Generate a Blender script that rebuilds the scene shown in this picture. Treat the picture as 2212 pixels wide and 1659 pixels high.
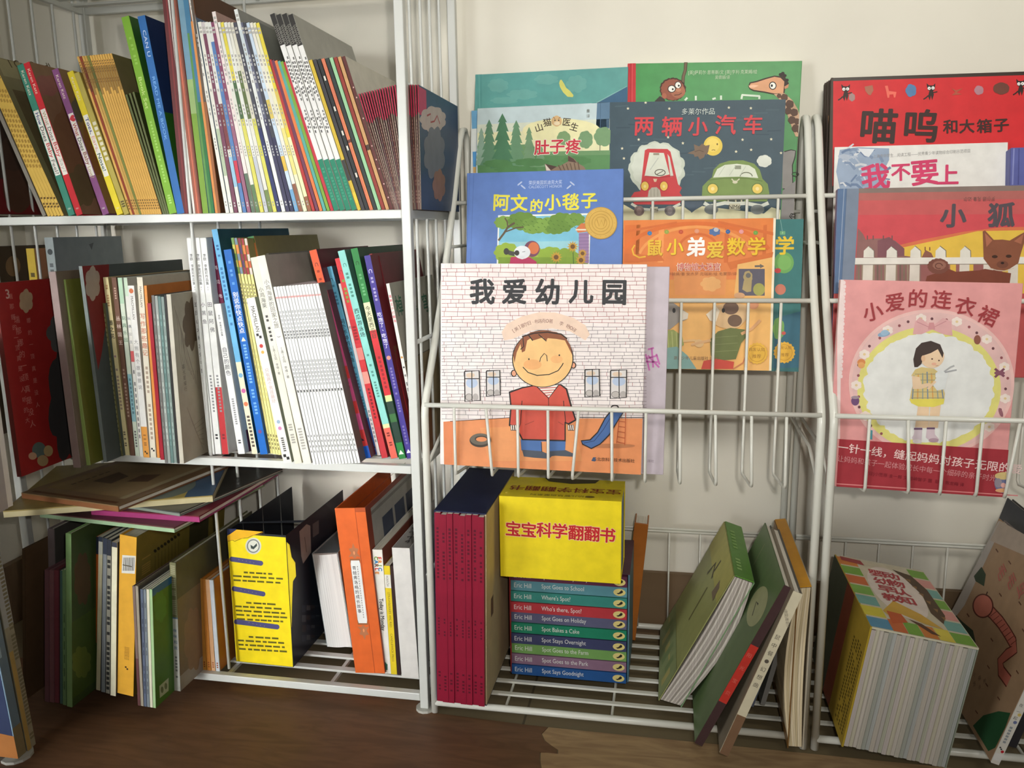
import bpy, math, random
from mathutils import Vector, Matrix
random.seed(7)
SC = bpy.context.scene
COL = SC.collection
for _o in list(bpy.data.objects): bpy.data.objects.remove(_o)

# ---------------------------------------------------------------- camera, light, exposure
CW, CH, CF = 2212, 1659, 1779.84                     # frame and focal length in pixels
CPOS = Vector((.2913, -1.2114, .6241))
def _axes(yaw, pitch, roll):
    f = Vector((-math.sin(yaw), math.cos(yaw), 0)); r = Vector((math.cos(yaw), math.sin(yaw), 0)); u = Vector((0, 0, 1))
    f2 = f*math.cos(pitch) - u*math.sin(pitch); u2 = u*math.cos(pitch) + f*math.sin(pitch)
    return r*math.cos(roll) + u2*math.sin(roll), u2*math.cos(roll) - r*math.sin(roll), f2
CR, CU, CD = _axes(.1909, .1873, -.0146)
cam_d = bpy.data.cameras.new('camera'); cam_d.sensor_width = 36; cam_d.lens = CF*36/CW; cam_d.clip_start = .02
cam = bpy.data.objects.new('camera', cam_d); COL.objects.link(cam)
cam.matrix_world = Matrix(((CR.x, CU.x, -CD.x, CPOS.x), (CR.y, CU.y, -CD.y, CPOS.y), (CR.z, CU.z, -CD.z, CPOS.z), (0, 0, 0, 1)))
SC.camera = cam
SC.view_settings.view_transform = 'Standard'; SC.view_settings.look = 'None'
SC.view_settings.gamma = 1; SC.view_settings.use_curve_mapping = False
SC.view_settings.exposure = 0.0
wd = bpy.data.worlds.new('room_ambience'); SC.world = wd; wd.use_nodes = True
wd.node_tree.nodes['Background'].inputs[0].default_value = (.93, .95, .86, 1)
wd.node_tree.nodes['Background'].inputs[1].default_value = .12
def spot(name, loc, tgt, size, blend, radius, power, col):
    l = bpy.data.lights.new(name, 'SPOT'); l.spot_size = math.radians(size); l.spot_blend = blend; l.shadow_soft_size = radius
    l.energy = power; l.color = col
    o = bpy.data.objects.new(name, l); COL.objects.link(o); o.location = loc
    o.rotation_euler = (Vector(tgt) - Vector(loc)).to_track_quat('-Z', 'Y').to_euler()
def area(name, loc, tgt, sx, sy, power, col, spread):
    l = bpy.data.lights.new(name, 'AREA'); l.shape = 'RECTANGLE'; l.size = sx; l.size_y = sy
    l.energy = power; l.color = col; l.spread = math.radians(spread)
    o = bpy.data.objects.new(name, l); COL.objects.link(o); o.location = loc
    o.rotation_euler = (Vector(tgt) - Vector(loc)).to_track_quat('-Z', 'Y').to_euler()
spot('camera_flash', (.335, -1.22, .665), (.16, 0, .80), 122, 1.0, .012, 15.5, (1, .97, .91))
spot('ceiling_lamp', (.65, -2.0, 2.05), (.52, 0, .98), 48, .95, .30, 122, (1, .96, .88))
area('window_light', (-1.6, -2.1, .74), (-.20, 0, .42), .8, 1.2, 4.2, (.96, .985, .99), 60)
area('low_front_fill', (-.95, -2.9, .60), (-.50, 0, .30), .7, .9, 1.7, (.97, .985, .98), 28)  # added front fill for the left end of the bottom shelf, beam kept narrow
area('divider_fill', (-.75, -2.8, .55), (-.32, 0, .26), .6, .8, 1.0, (.97, .985, .98), 24)  # further unseen fill, added to lift the bottom shelf around the divider

# ---------------------------------------------------------------- pixel ray -> point on a real plane
def ray(px, py): return CR*(px - CW/2) + CU*(CH/2 - py) + CD*CF
def U(px, py, x=None, y=None, z=None):
    d = ray(px, py)
    t = (y - CPOS.y)/d.y if y is not None else (z - CPOS.z)/d.z if z is not None else (x - CPOS.x)/d.x
    return CPOS + d*t

# ---------------------------------------------------------------- materials
_M = {}
def lin(c):
    c = c/255
    return c/12.92 if c <= .04045 else ((c + .055)/1.055)**2.4
def M(col, rough=.5, kind='paper'):
    key = (tuple(col), rough, kind)
    if key in _M: return _M[key]
    m = bpy.data.materials.new('%s_%02x%02x%02x' % ((kind,) + tuple(int(c) for c in col))); m.use_nodes = True
    nt = m.node_tree; b = nt.nodes['Principled BSDF']
    rgb = [lin(c) for c in col]
    b.inputs['Roughness'].default_value = rough; b.inputs['Specular IOR Level'].default_value = .5 if kind in ('paint', 'foil') else .22
    nz = nt.nodes.new('ShaderNodeTexNoise'); rp = nt.nodes.new('ShaderNodeValToRGB'); tc = nt.nodes.new('ShaderNodeTexCoord')
    nt.links.new(tc.outputs['Object'], nz.inputs['Vector'])
    amp = {'paper': .06, 'print': .07, 'paint': .025, 'wall': .03, 'wood': .3, 'pages': .16, 'foil': .35, 'art': .25}.get(kind, .05)
    nz.inputs['Scale'].default_value = {'wall': 9, 'paint': 20, 'foil': 220, 'art': 28}.get(kind, 55)
    nz.inputs['Detail'].default_value = 3
    src = nz.outputs['Fac']
    if kind in ('wood', 'pages'):
        mp = nt.nodes.new('ShaderNodeMapping'); nt.links.new(tc.outputs['Object'], mp.inputs['Vector']); nt.links.new(mp.outputs['Vector'], nz.inputs['Vector'])
        mp.inputs['Scale'].default_value = (.35, 5, 1) if kind == 'wood' else (22, .3, .06)
        nz.inputs['Scale'].default_value = 9 if kind == 'wood' else 60
    nt.links.new(src, rp.inputs['Fac'])
    rp.color_ramp.elements[0].position = .3; rp.color_ramp.elements[1].position = .7
    rp.color_ramp.elements[0].color = [min(1, c*(1 - amp)) for c in rgb] + [1]
    rp.color_ramp.elements[1].color = [min(1, c*(1 + amp)) for c in rgb] + [1]
    nt.links.new(rp.outputs['Color'], b.inputs['Base Color'])
    if kind == 'foil': b.inputs['Metallic'].default_value = .55
    if kind == 'paint':
        b.inputs['Coat Weight'].default_value = .25; b.inputs['Coat Roughness'].default_value = .15
    _M[key] = m
    return m

# ---------------------------------------------------------------- mesh builder
class MB:
    def __init__(s): s.v = []; s.f = []; s.m = []; s.mats = []
    def mi(s, mat):
        if mat not in s.mats: s.mats.append(mat)
        return s.mats.index(mat)
    def add(s, vs, fs, mat):
        n = len(s.v); i = s.mi(mat); s.v += [tuple(v) for v in vs]
        for f in fs: s.f.append(tuple(k + n for k in f)); s.m.append(i)
    def box(s, a, b, mat):
        x0, y0, z0 = a; x1, y1, z1 = b
        s.add([(x0, y0, z0), (x1, y0, z0), (x1, y1, z0), (x0, y1, z0), (x0, y0, z1), (x1, y0, z1), (x1, y1, z1), (x0, y1, z1)],
              [(0, 3, 2, 1), (4, 5, 6, 7), (0, 1, 5, 4), (1, 2, 6, 5), (2, 3, 7, 6), (3, 0, 4, 7)], mat)
    def prism(s, poly, x0, x1, mat, ax=0):
        # poly in the plane across axis ax, extruded from x0 to x1
        n = len(poly)
        def P(q, t): return (t, q[0], q[1]) if ax == 0 else (q[0], t, q[1]) if ax == 1 else (q[0], q[1], t)
        vs = [P(q, x0) for q in poly] + [P(q, x1) for q in poly]
        fs = [tuple(range(n))[::-1], tuple(range(n, 2*n))] + [(i, (i + 1) % n, n + (i + 1) % n, n + i) for i in range(n)]
        s.add(vs, fs, mat)
    def tube(s, pts, r, mat, seg=10, square=False):
        pts = [Vector(p) for p in pts]; rings = []
        up = None
        for i, p in enumerate(pts):
            d = ((pts[min(i + 1, len(pts) - 1)] - p).normalized() + (p - pts[max(i - 1, 0)]).normalized()).normalized()
            if up is None: up = Vector((1, 0, 0)) if abs(d.x) < .9 else Vector((0, 0, 1))
            e = (up - d*up.dot(d)).normalized(); g = d.cross(e); up = e
            k = 1.0
            if 0 < i < len(pts) - 1:
                c = (pts[i + 1] - p).normalized().dot((p - pts[i - 1]).normalized()); k = 1/max(.6, math.sqrt((1 + c)/2))
            rings.append([p + (e*math.cos(a) + g*math.sin(a)*1)*r*k**.5 for a in [2*math.pi*j/seg + (math.pi/4 if seg == 4 else 0) for j in range(seg)]])
        vs = [v for R in rings for v in R]; fs = []
        for i in range(len(rings) - 1):
            for j in range(seg): fs.append((i*seg + j, i*seg + (j + 1) % seg, (i + 1)*seg + (j + 1) % seg, (i + 1)*seg + j))
        fs.append(tuple(range(seg))[::-1]); fs.append(tuple(range(len(vs) - seg, len(vs))))
        s.add(vs, fs, mat)
    def build(s, name, parent=None, smooth=False, bevel=0):
        me = bpy.data.meshes.new(name); me.from_pydata(s.v, [], s.f)
        for m in s.mats: me.materials.append(m)
        me.polygons.foreach_set('material_index', s.m)
        if smooth: me.polygons.foreach_set('use_smooth', [True]*len(s.f))
        me.update(); o = bpy.data.objects.new(name, me); COL.objects.link(o)
        if parent: o.parent = parent
        if bevel:
            bv = o.modifiers.new('bevel', 'BEVEL'); bv.width = bevel; bv.segments = 2; bv.limit_method = 'ANGLE'
        return o
def smooth_by_angle(o, deg=40):
    o.data.set_sharp_from_angle(angle=math.radians(deg))
def tag(o, label, cat, group=None, kind=None):
    if label: o['label'] = label
    if cat: o['category'] = cat
    if group: o['group'] = group
    if kind: o['kind'] = kind
    return o
def root(name, label, cat, loc, rx=0, ry=0, rz=0, group=None, M4=None):
    o = bpy.data.objects.new(name, None); COL.objects.link(o); o.empty_display_size = .01
    if M4 is None: M4 = Matrix.Translation(loc) @ Matrix.Rotation(rz, 4, 'Z') @ Matrix.Rotation(ry, 4, 'Y') @ Matrix.Rotation(rx, 4, 'X')
    o.matrix_world = M4; o['_'] = 0; del o['_']
    W[o.name] = M4.copy()
    return tag(o, label, cat, group)
W = {}
def dup(src, label=None, M4=None):
    r = src.copy(); COL.objects.link(r); W[r.name] = M4.copy(); r.matrix_world = M4
    if label: r['label'] = label
    for ch in list(src.children):
        c = ch.copy(); COL.objects.link(c); c.parent = r
        for g in list(ch.children):
            d = g.copy(); COL.objects.link(d); d.parent = c
    return r
ORD = ['first', 'second', 'third', 'fourth', 'fifth', 'sixth', 'seventh', 'eighth', 'ninth', 'tenth', 'eleventh', 'twelfth', 'thirteenth', 'fourteenth', 'fifteenth',
       'sixteenth', 'seventeenth', 'eighteenth', 'nineteenth', 'twentieth', 'twenty-first', 'twenty-second', 'twenty-third', 'twenty-fourth']

# ---------------------------------------------------------------- lettering
_tc = bpy.data.curves.new('lettering', 'FONT'); _tc.resolution_u = 2; _to = bpy.data.objects.new('lettering', _tc); COL.objects.link(_to)
_TX = {}
def glyphs(s, bold=0.0):
    k = (s, bold)
    if k not in _TX:
        _tc.body = s; _tc.offset = bold
        bpy.context.view_layer.update()
        me = bpy.data.meshes.new_from_object(_to.evaluated_get(bpy.context.evaluated_depsgraph_get()))
        vs = [(v.co.x, v.co.y) for v in me.vertices]; fs = [tuple(p.vertices) for p in me.polygons]
        bpy.data.meshes.remove(me)
        if vs:
            x0 = min(v[0] for v in vs); x1 = max(v[0] for v in vs); y0 = min(v[1] for v in vs); y1 = max(v[1] for v in vs)
        else: x0 = x1 = y0 = y1 = 0
        _TX[k] = (vs, fs, (x0 + x1)/2, (y0 + y1)/2, x1 - x0, y1 - y0)
    return _TX[k]

# ---------------------------------------------------------------- printing on a flat face of a thing
class Face:
    """flat face of a thing: origin o and in-plane axes ex, ey in the thing's own frame; pixels are only read to find where on that face a mark sits"""
    def __init__(s, r, o, ex, ey, lift=.00012):
        s.r = r; s.o = Vector(o); s.ex = Vector(ex).normalized(); s.ey = Vector(ey).normalized(); s.n = s.ex.cross(s.ey)
        mw = W[r.name]; s.wo = mw @ s.o; R3 = mw.to_3x3(); s.wx = R3 @ s.ex; s.wy = R3 @ s.ey; s.wn = R3 @ s.n
        s.mb = MB(); s.k = lift; s.t = (0, 0, 1); s.clip = None
    def zoom(s, ox, oy, k): s.t = (ox, oy, k); return s
    def L(s, px, py):
        px = s.t[0] + px/s.t[2]; py = s.t[1] + py/s.t[2]
        d = ray(px, py); t = (s.wo - CPOS).dot(s.wn)/d.dot(s.wn); q = CPOS + d*t - s.wo
        return q.dot(s.wx), q.dot(s.wy)
    def scale(s, px, py):
        a = s.L(px, py); b = s.L(px, py - 4); return math.hypot(b[0] - a[0], b[1] - a[1])/4
    def P3(s, u, v): return s.o + s.ex*u + s.ey*v + s.n*s.k
    def up(s): s.k += .000012
    def uv(s, pts, col, mat=None, keep=False):
        if s.clip:      # printing ends at the cover's edge
            for ax, lim, sg in ((0, 0, 1), (0, s.clip[0], -1), (1, 0, 1), (1, s.clip[1], -1)):
                out = []
                for i, p in enumerate(pts):
                    q = pts[i - 1]; a = (q[ax] - lim)*sg; b = (p[ax] - lim)*sg
                    if (a < 0) != (b < 0): t = a/(a - b); out.append((q[0] + (p[0] - q[0])*t, q[1] + (p[1] - q[1])*t))
                    if b >= 0: out.append(p)
                pts = out
                if len(pts) < 3: return
        s.mb.add([s.P3(*q) for q in pts], [tuple(range(len(pts)))], mat or M(col, .45, 'print'))
        if not keep: s.up()
    def poly(s, pts, col, keep=False): s.uv([s.L(*p) for p in pts], col, None, keep)
    def rect(s, x0, y0, x1, y1, col, keep=False): s.poly([(x0, y1), (x1, y1), (x1, y0), (x0, y0)], col, keep)
    def fill(s, u0, v0, u1, v1, col, mat=None): s.uv([(u0, v0), (u1, v0), (u1, v1), (u0, v1)], col, mat)
    def ell(s, cx, cy, rx, ry, col, rot=0, n=28, a0=0, a1=360, keep=False):
        c, q = math.cos(math.radians(rot)), math.sin(math.radians(rot)); pts = []
        for i in range(n + (1 if a1 - a0 < 360 else 0)):
            a = math.radians(a0 + (a1 - a0)*i/n); x, y = rx*math.cos(a), -ry*math.sin(a)
            pts.append((cx + x*c + y*q, cy - x*q + y*c))
        s.poly(pts, col, keep)
    def blob(s, cx, cy, rx, ry, col, bumps=9, amp=.12, seed=1):
        rnd = random.Random(seed); n = bumps*5; pts = []
        for i in range(n):
            a = 2*math.pi*i/n; k = 1 + amp*abs(math.sin(a*bumps/2)) + rnd.uniform(-.02, .02)
            pts.append((cx + rx*k*math.cos(a), cy - ry*k*math.sin(a)))
        s.poly(pts, col)
    def line(s, pts, w, col, keep=False, close=False):
        # ribbon w px wide along pts
        if close: pts = list(pts) + [pts[0]]
        k = s.scale(*pts[0])*w/2; q = [Vector(s.L(*p)) for p in pts]; mat = M(col, .45, 'print')
        lo = []; hi = []
        for i, p in enumerate(q):
            d = q[min(i + 1, len(q) - 1)] - q[max(i - 1, 0)]
            d = d.normalized() if d.length > 1e-9 else Vector((1, 0)); nrm = Vector((-d.y, d.x))*k
            lo.append(p - nrm); hi.append(p + nrm)
        vs = [s.P3(*v) for v in lo + hi]; n = len(q)
        s.mb.add(vs, [(i, i + 1, n + i + 1, n + i) for i in range(n - 1)], mat)
        if not keep: s.up()
    def arc(s, cx, cy, rx, ry, a0, a1, w, col, n=18):
        s.line([(cx + rx*math.cos(math.radians(a0 + (a1 - a0)*i/n)), cy - ry*math.sin(math.radians(a0 + (a1 - a0)*i/n))) for i in range(n + 1)], w, col)
    def text(s, t, px, py, size, col, rot=0, bold=0.0, wfit=None, keep=False, sx=1):
        vs, fs, mx, my, w, h = glyphs(t)
        if not vs: return
        k = s.scale(px, py)*size; kx = k*sx
        if wfit: kx = s.scale(px, py)*wfit/max(w, 1e-6)
        s.fat(vs, fs, mx, my, s.L(px, py), kx, k, rot, col, bold)
        if not keep: s.up()
    def fat(s, vs, fs, mx, my, c, kx, ky, rot, col, bold):
        s.put(vs, fs, mx, my, c, kx, ky, rot, col)
        if bold > .004:   # thicker strokes: the outline struck several times side by side
            r = bold*ky*.85; n = 6 if bold < .03 else 10
            for i in range(n): s.k += .000007; s.put(vs, fs, mx, my, (c[0] + r*math.cos(2*math.pi*i/n), c[1] + r*math.sin(2*math.pi*i/n)), kx, ky, rot, col)
    def put(s, vs, fs, mx, my, c, kx, ky, rot, col):
        a = math.radians(rot); ca, sa = math.cos(a), math.sin(a)
        s.mb.add([s.P3(c[0] + (x - mx)*kx*ca - (y - my)*ky*sa, c[1] + (x - mx)*kx*sa + (y - my)*ky*ca) for x, y in vs], fs, M(col, .45, 'print'))
    def utext(s, t, u, v, size, col, rot=0, bold=0.0, wfit=None):
        # lettering in the face's own metres
        vs, fs, mx, my, w, h = glyphs(t)
        if vs:
            s.fat(vs, fs, mx, my, (u, v), wfit/max(w, 1e-6) if wfit else size, size, rot, col, bold); s.up()
    def column(s, t, u, v0, v1, size, col, bold=0.0):
        n = len(t); k = s.k
        for i, ch in enumerate(t):
            if ch == ' ': continue
            vv = v0 + (v1 - v0)*(i + .5)/n; sz = min(size, abs(v1 - v0)/n*1.0); s.utext(ch, u, vv, sz, col, 90 if ch in '—()（）' else 0, bold); s.k = k
        s.up()
    def marks(s, u0, u1, v0, v1, col, n, fill=.7, seed=0):
        # print too small to read: a row of little dashes
        rnd = random.Random(seed); st = (v1 - v0)/n; mat = M(col, .5, 'print')
        for i in range(n):
            if rnd.random() < .12: continue
            a = v0 + st*(i + .5 - fill/2); b = v0 + st*(i + .5 + fill/2)
            s.mb.add([s.P3(u0, a), s.P3(u1, a), s.P3(u1, b), s.P3(u0, b)], [(0, 1, 2, 3)], mat)
        s.up()
    def done(s, name='printed_cover'):
        if s.mb.v: return s.mb.build(name, s.r)

# ================================================================ the room
def structure(mb, name, **k): o = mb.build(name, **k); o['kind'] = 'structure'; return o
WALLM = M((229, 224, 210), .75, 'wall')
m = MB(); m.box((-.86, 0, 0), (1.9, .1, 1.75), WALLM); structure(m, 'wall_back')
m = MB(); m.box((-.86, -.85, 0), (-.76, 0, 1.75), WALLM); structure(m, 'wall_left')
# floor: grey-brown tiles with grout lines
fl = bpy.data.materials.new('floor_tile'); fl.use_nodes = True
nt = fl.node_tree; b = nt.nodes['Principled BSDF']; b.inputs['Roughness'].default_value = .55
tc = nt.nodes.new('ShaderNodeTexCoord'); mp = nt.nodes.new('ShaderNodeMapping'); br = nt.nodes.new('ShaderNodeTexBrick')
nt.links.new(tc.outputs['Object'], mp.inputs['Vector']); nt.links.new(mp.outputs['Vector'], br.inputs['Vector'])
mp.inputs['Location'].default_value = (-.118, 0, 0)
br.inputs['Color1'].default_value = (lin(122), lin(108), lin(80), 1); br.inputs['Color2'].default_value = (lin(116), lin(103), lin(78), 1); br.inputs['Mortar'].default_value = (lin(84), lin(74), lin(55), 1)
br.inputs['Scale'].default_value = 1; br.inputs['Mortar Size'].default_value = .0016; br.inputs['Brick Width'].default_value = .6; br.inputs['Row Height'].default_value = .6; br.offset = 0
nt.links.new(br.outputs['Color'], b.inputs['Base Color'])
m = MB(); m.box((-.86, -2.2, -.05), (1.9, .1, 0), fl); structure(m, 'floor')
SKIRT = M((112, 92, 70), .5, 'wood')
m = MB(); m.box((-.76, -.012, 0), (1.9, 0, .1005), SKIRT); m.box((-.76, -.012, .1005), (1.9, -.003, .104), SKIRT); structure(m, 'baseboard_back')
m = MB(); m.box((-.76, -.85, 0), (-.748, -.012, .1005), SKIRT); structure(m, 'baseboard_left')

# foam play mats with a printed wood grain, jigsaw edge between them
def woodmat(name, c1, c2):
    m = bpy.data.materials.new(name); m.use_nodes = True; nt = m.node_tree; b = nt.nodes['Principled BSDF']; b.inputs['Roughness'].default_value = .6
    tc = nt.nodes.new('ShaderNodeTexCoord'); mp = nt.nodes.new('ShaderNodeMapping'); w = nt.nodes.new('ShaderNodeTexNoise'); r = nt.nodes.new('ShaderNodeValToRGB')
    mp.inputs['Scale'].default_value = (5, 26, 1); mp.inputs['Rotation'].default_value = (0, 0, .12)
    nt.links.new(tc.outputs['Object'], mp.inputs['Vector']); nt.links.new(mp.outputs['Vector'], w.inputs['Vector'])
    w.inputs['Scale'].default_value = 2.2; w.inputs['Detail'].default_value = 5; w.inputs['Distortion'].default_value = 1.6
    nt.links.new(w.outputs['Fac'], r.inputs['Fac'])
    r.color_ramp.elements[0].position = .35; r.color_ramp.elements[0].color = [lin(c) for c in c1] + [1]
    r.color_ramp.elements[1].position = .62; r.color_ramp.elements[1].color = [lin(c) for c in c2] + [1]
    nt.links.new(r.outputs['Color'], b.inputs['Base Color']); return m
# seam between the mats: x grows toward the camera a little; teeth alternate
seam = [(.1500, -.2745), (.1440, -.2900), (.1500, -.3030), (.1590, -.3110), (.1680, -.3180), (.1690, -.3260), (.1560, -.3260), (.1480, -.3270), (.1500, -.3420), (.1560, -.3650), (.170, -.372), (.182, -.385), (.176, -.40), (.16, -.402), (.155, -.43), (.165, -.452), (.18, -.46), (.185, -.48), (.165, -.49), (.16, -.55), (.16, -1.0), (.16, -2.1)]
back_l = [(-.74, -.232), (-.03, -.236), (-.005, -.268), (.12, -.274)]
m = MB(); m.prism(back_l + seam + [(-.74, -2.1)], 0, .0006, woodmat('dark_wood_foam', (100, 70, 47), (116, 82, 56)), ax=2)
tag(m.build('foam_mat'), 'dark brown wood-print foam mat with a jigsaw edge, in front of the shelves', 'mat')
m = MB(); m.prism([(p[0] + .0012, p[1]) for p in seam] + [(1.8, -2.1), (1.8, -.276), (.6, -.2755), (.30, -.2750)], 0, .0006, woodmat('tan_wood_foam', (152, 122, 88), (176, 146, 106)), ax=2)
tag(m.build('foam_mat'), 'lighter tan wood-print foam mat on the right, in front of the book racks', 'mat')

# ================================================================ square-tube wire bookshelf
WHITE = M((206, 207, 201), .38, 'paint')
S = dict(b=.0194, m=.3295, t=.6418, o=.954)
XS, XL, XD, YF, YB = -.0153, -.590, -.302, -.2606, -.026
shelf = root('wire_bookshelf', 'wide white metal wire bookshelf with three crowded shelves of books on the left', 'bookshelf', (XL, YF, 0))
def rel(p, o=(XL, YF, 0)): return (p[0] - o[0], p[1] - o[1], p[2] - o[2])
def bar(p, q, r, mat=WHITE, name=None, parent=None, seg=10, mb=None):
    mb = mb or MB(); mb.tube([p, q], r, mat, seg); return mb
for x in (XL, XS):
    for y in (YF, YB):
        m = MB(); x0, y0, _ = rel((x, y, 0)); m.box((x0 - .0056, y0 - .0056, .004), (x0 + .0056, y0 + .0056, 1.30), WHITE); m.build('post', shelf, bevel=.0012)
        m = MB(); m.prism([(x0 + .0125*math.cos(a*.5236), y0 + .0125*math.sin(a*.5236)) for a in range(12)], 0, .004, M((188, 186, 176), .5, 'paint'), ax=2); m.build('foot', shelf)
for nm, z in S.items():
    m = MB(); a = rel((XL, YF, z)); bb = rel((XS, YF, z)); m.box((a[0] + .0056, -.005, z - .0052), (bb[0] - .0056, .005, z + .0052), WHITE); m.build('front_rail', shelf, bevel=.001)
    m = MB(); yb = YB - YF; m.box((.0056, yb - .004, z - .0052), (XS - XL - .0056, yb + .004, z + .0052), WHITE); m.build('back_rail', shelf, bevel=.001)
    for x in (XL, XS):
        m = MB(); m.box((x - XL - .004, .0056, z - .0052), (x - XL + .004, yb - .0056, z + .0052), WHITE); m.build('side_rail', shelf, bevel=.001)
    m = MB()
    for k in range(6): y = .040 + .034*k; m.box((.004, y - .0048, z + .0012), (XS - XL - .004, y + .0048, z + .0044), WHITE)
    for xx in (.15, XD - XL, .44): m.box((xx - .0025, .005, z - .003), (xx + .0025, yb - .004, z + .0012), WHITE)
    m.build('shelf_deck', shelf)
for x, ys in ((XL, [.0406, .084, .127, .168, .212]), (XS, [.0366, .0806, .1220, .1670])):
    m = MB()
    for y in ys: m.tube([(x - XL, y, .012), (x - XL, y, 1.29)], .0019, WHITE, 8)
    m.build('side_panel', shelf, smooth=True)
    for z in (.79, .487, .175):
        m = MB(); m.tube([(x - XL, .004, z), (x - XL, yb - .004, z)], .0030, WHITE, 8); m.build('guard_bar', shelf, smooth=True)
m = MB()
for y in [.0106, .073, .131, .188]: m.tube([(XD - XL, y, .026), (XD - XL, y, 1.29)], .0022, WHITE, 8)
m.build('divider_panel', shelf, smooth=True)

# side shelf standing along the left wall, only its near corner shows
XQ, YQ = -.478, -.440
s2 = root('corner_bookshelf', 'white metal shelf along the left wall, only its corner foot in view', 'bookshelf', (XQ, YQ, 0))
for x in (0, -.235):
    for y in (0, -.62):
        m = MB(); m.box((x - .0056, y - .0056, .004), (x + .0056, y + .0056, 1.25), WHITE); m.build('post', s2, bevel=.0012)
        m = MB(); m.prism([(x + .018*math.cos(a*.5236), y + .018*math.sin(a*.5236)) for a in range(12)], 0, .004, M((188, 186, 176), .5, 'paint'), ax=2); m.build('foot', s2)
for z in (.0194, .3145):
    m = MB(); m.box((-.005, -.615, z - .0052), (.005, -.005, z + .0052), WHITE); m.build('front_rail', s2, bevel=.001)
    m = MB(); m.box((-.24, -.615, z - .0052), (-.232, -.005, z + .0052), WHITE); m.build('back_rail', s2, bevel=.001)
    m = MB(); m.box((-.230, -.004, z - .0052), (-.006, .004, z + .0052), WHITE); m.build('side_rail', s2, bevel=.001)
    m = MB()
    for k in range(6): m.box((-.204 + .034*k, -.615, z + .0012), (-.195 + .034*k, 0, z + .0044), WHITE)
    m.build('shelf_deck', s2)

# ================================================================ leaning tube magazine racks
RW = .46
R1 = (-.268, .4137); R2 = (-.1775, .5334); R3 = (-.1035, .6580)
WX = [.037, .0765, .1152, .1518, .1885, .227, .2665, .305, .3447, .3845, .4225]
TUBE = M((222, 221, 210), .34, 'paint')
rack = root('magazine_rack', 'white tubular book rack in the middle holding the brick-wall, car and mouse picture books', 'rack', (0, 0, 0))
path = [(-.268, .003), (-.268, .400), (-.2665, .409), (-.262, .418), (R2[0], R2[1]), (R3[0], R3[1]), (-.072, .722), (-.060, .744), (-.046, .758), (-.032, .760), (-.022, .750), (-.018, .732), (-.018, .003)]
for x in (0, RW):
    m = MB(); m.tube([(x, y, z) for y, z in path], .0047, TUBE, 12); m.build('side_tube', rack, smooth=True)
    m = MB(); m.tube([(x, -.022, .60), (x, -.138, .60)], .0022, TUBE, 8); m.build('side_brace', rack, smooth=True)
    m = MB(); m.tube([(x, -.022, .36), (x, -.2, .36), (x, -.268, .335)], .0022, TUBE, 8); m.build('side_brace', rack, smooth=True)
for y, z in (R1, R2, R3):
    m = MB(); m.tube([(0, y, z), (RW, y, z)], .0029, TUBE, 10); m.build('tier_rail', rack, smooth=True)
JIT = [0, .006, 0, .0, -.0075, .001, 0, .002, .003, .003, .002]
for (y, z), (yb, zb), zf, zg in ((R1, R2, .3272, .3175), (R2, R3, .446, .442), (R3, (-.036, .640), .566, .562)):
    m = MB()
    for x, j in zip(WX, JIT):
        j = j if z == R1[1] else 0
        m.tube([(x, y, z), (x + j, y, zf + .006), (x + j, y + .002, zf + .0008), (x + j*.8, y + .008, zf - .0002), (x, yb - .006, zg), (x, yb - .001, zg + .004), (x, yb, zg + .012), (x, yb, zb)], .00185, TUBE, 8)
    m.build('wire_basket', rack, smooth=True)
m = MB(); m.tube([(0, -.030, .640), (RW, -.030, .640)], .0022, TUBE, 8); m.build('back_rail', rack, smooth=True)
m = MB(); m.tube([(0, -.268, .0166), (RW, -.268, .0166)], .0045, TUBE, 10); m.build('base_rail', rack, smooth=True)
m = MB(); m.tube([(0, -.022, .0205), (RW, -.022, .0205)], .0045, TUBE, 10); m.build('base_rail', rack, smooth=True)
m = MB()
for k in range(8): y = -.2389 + .0310*k; m.box((.003, y - .0032, .0185), (RW - .003, y + .0032, .0212), TUBE)
for x in (.094, .23, .366): m.tube([(x, -.266, .0168), (x, -.024, .0168)], .0018, TUBE, 8)
m.build('base_deck', rack)
m = MB(); m.tube([(.004, -.026, .177), (RW - .004, -.026, .177)], .0020, TUBE, 8); m.tube([(.004, -.026, .181), (RW - .004, -.026, .181)], .0020, TUBE, 8)
for k in range(10): x = .0275 + .045*k; m.tube([(x, -.026, .022), (x, -.026, .177)], .0015, TUBE, 6)
m.build('back_grid', rack, smooth=True)
XC = .4733
rack2 = dup(rack, 'white tubular book rack holding the red cat, fox and pink girl picture books', Matrix.Translation((XC, 0, 0)))

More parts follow.
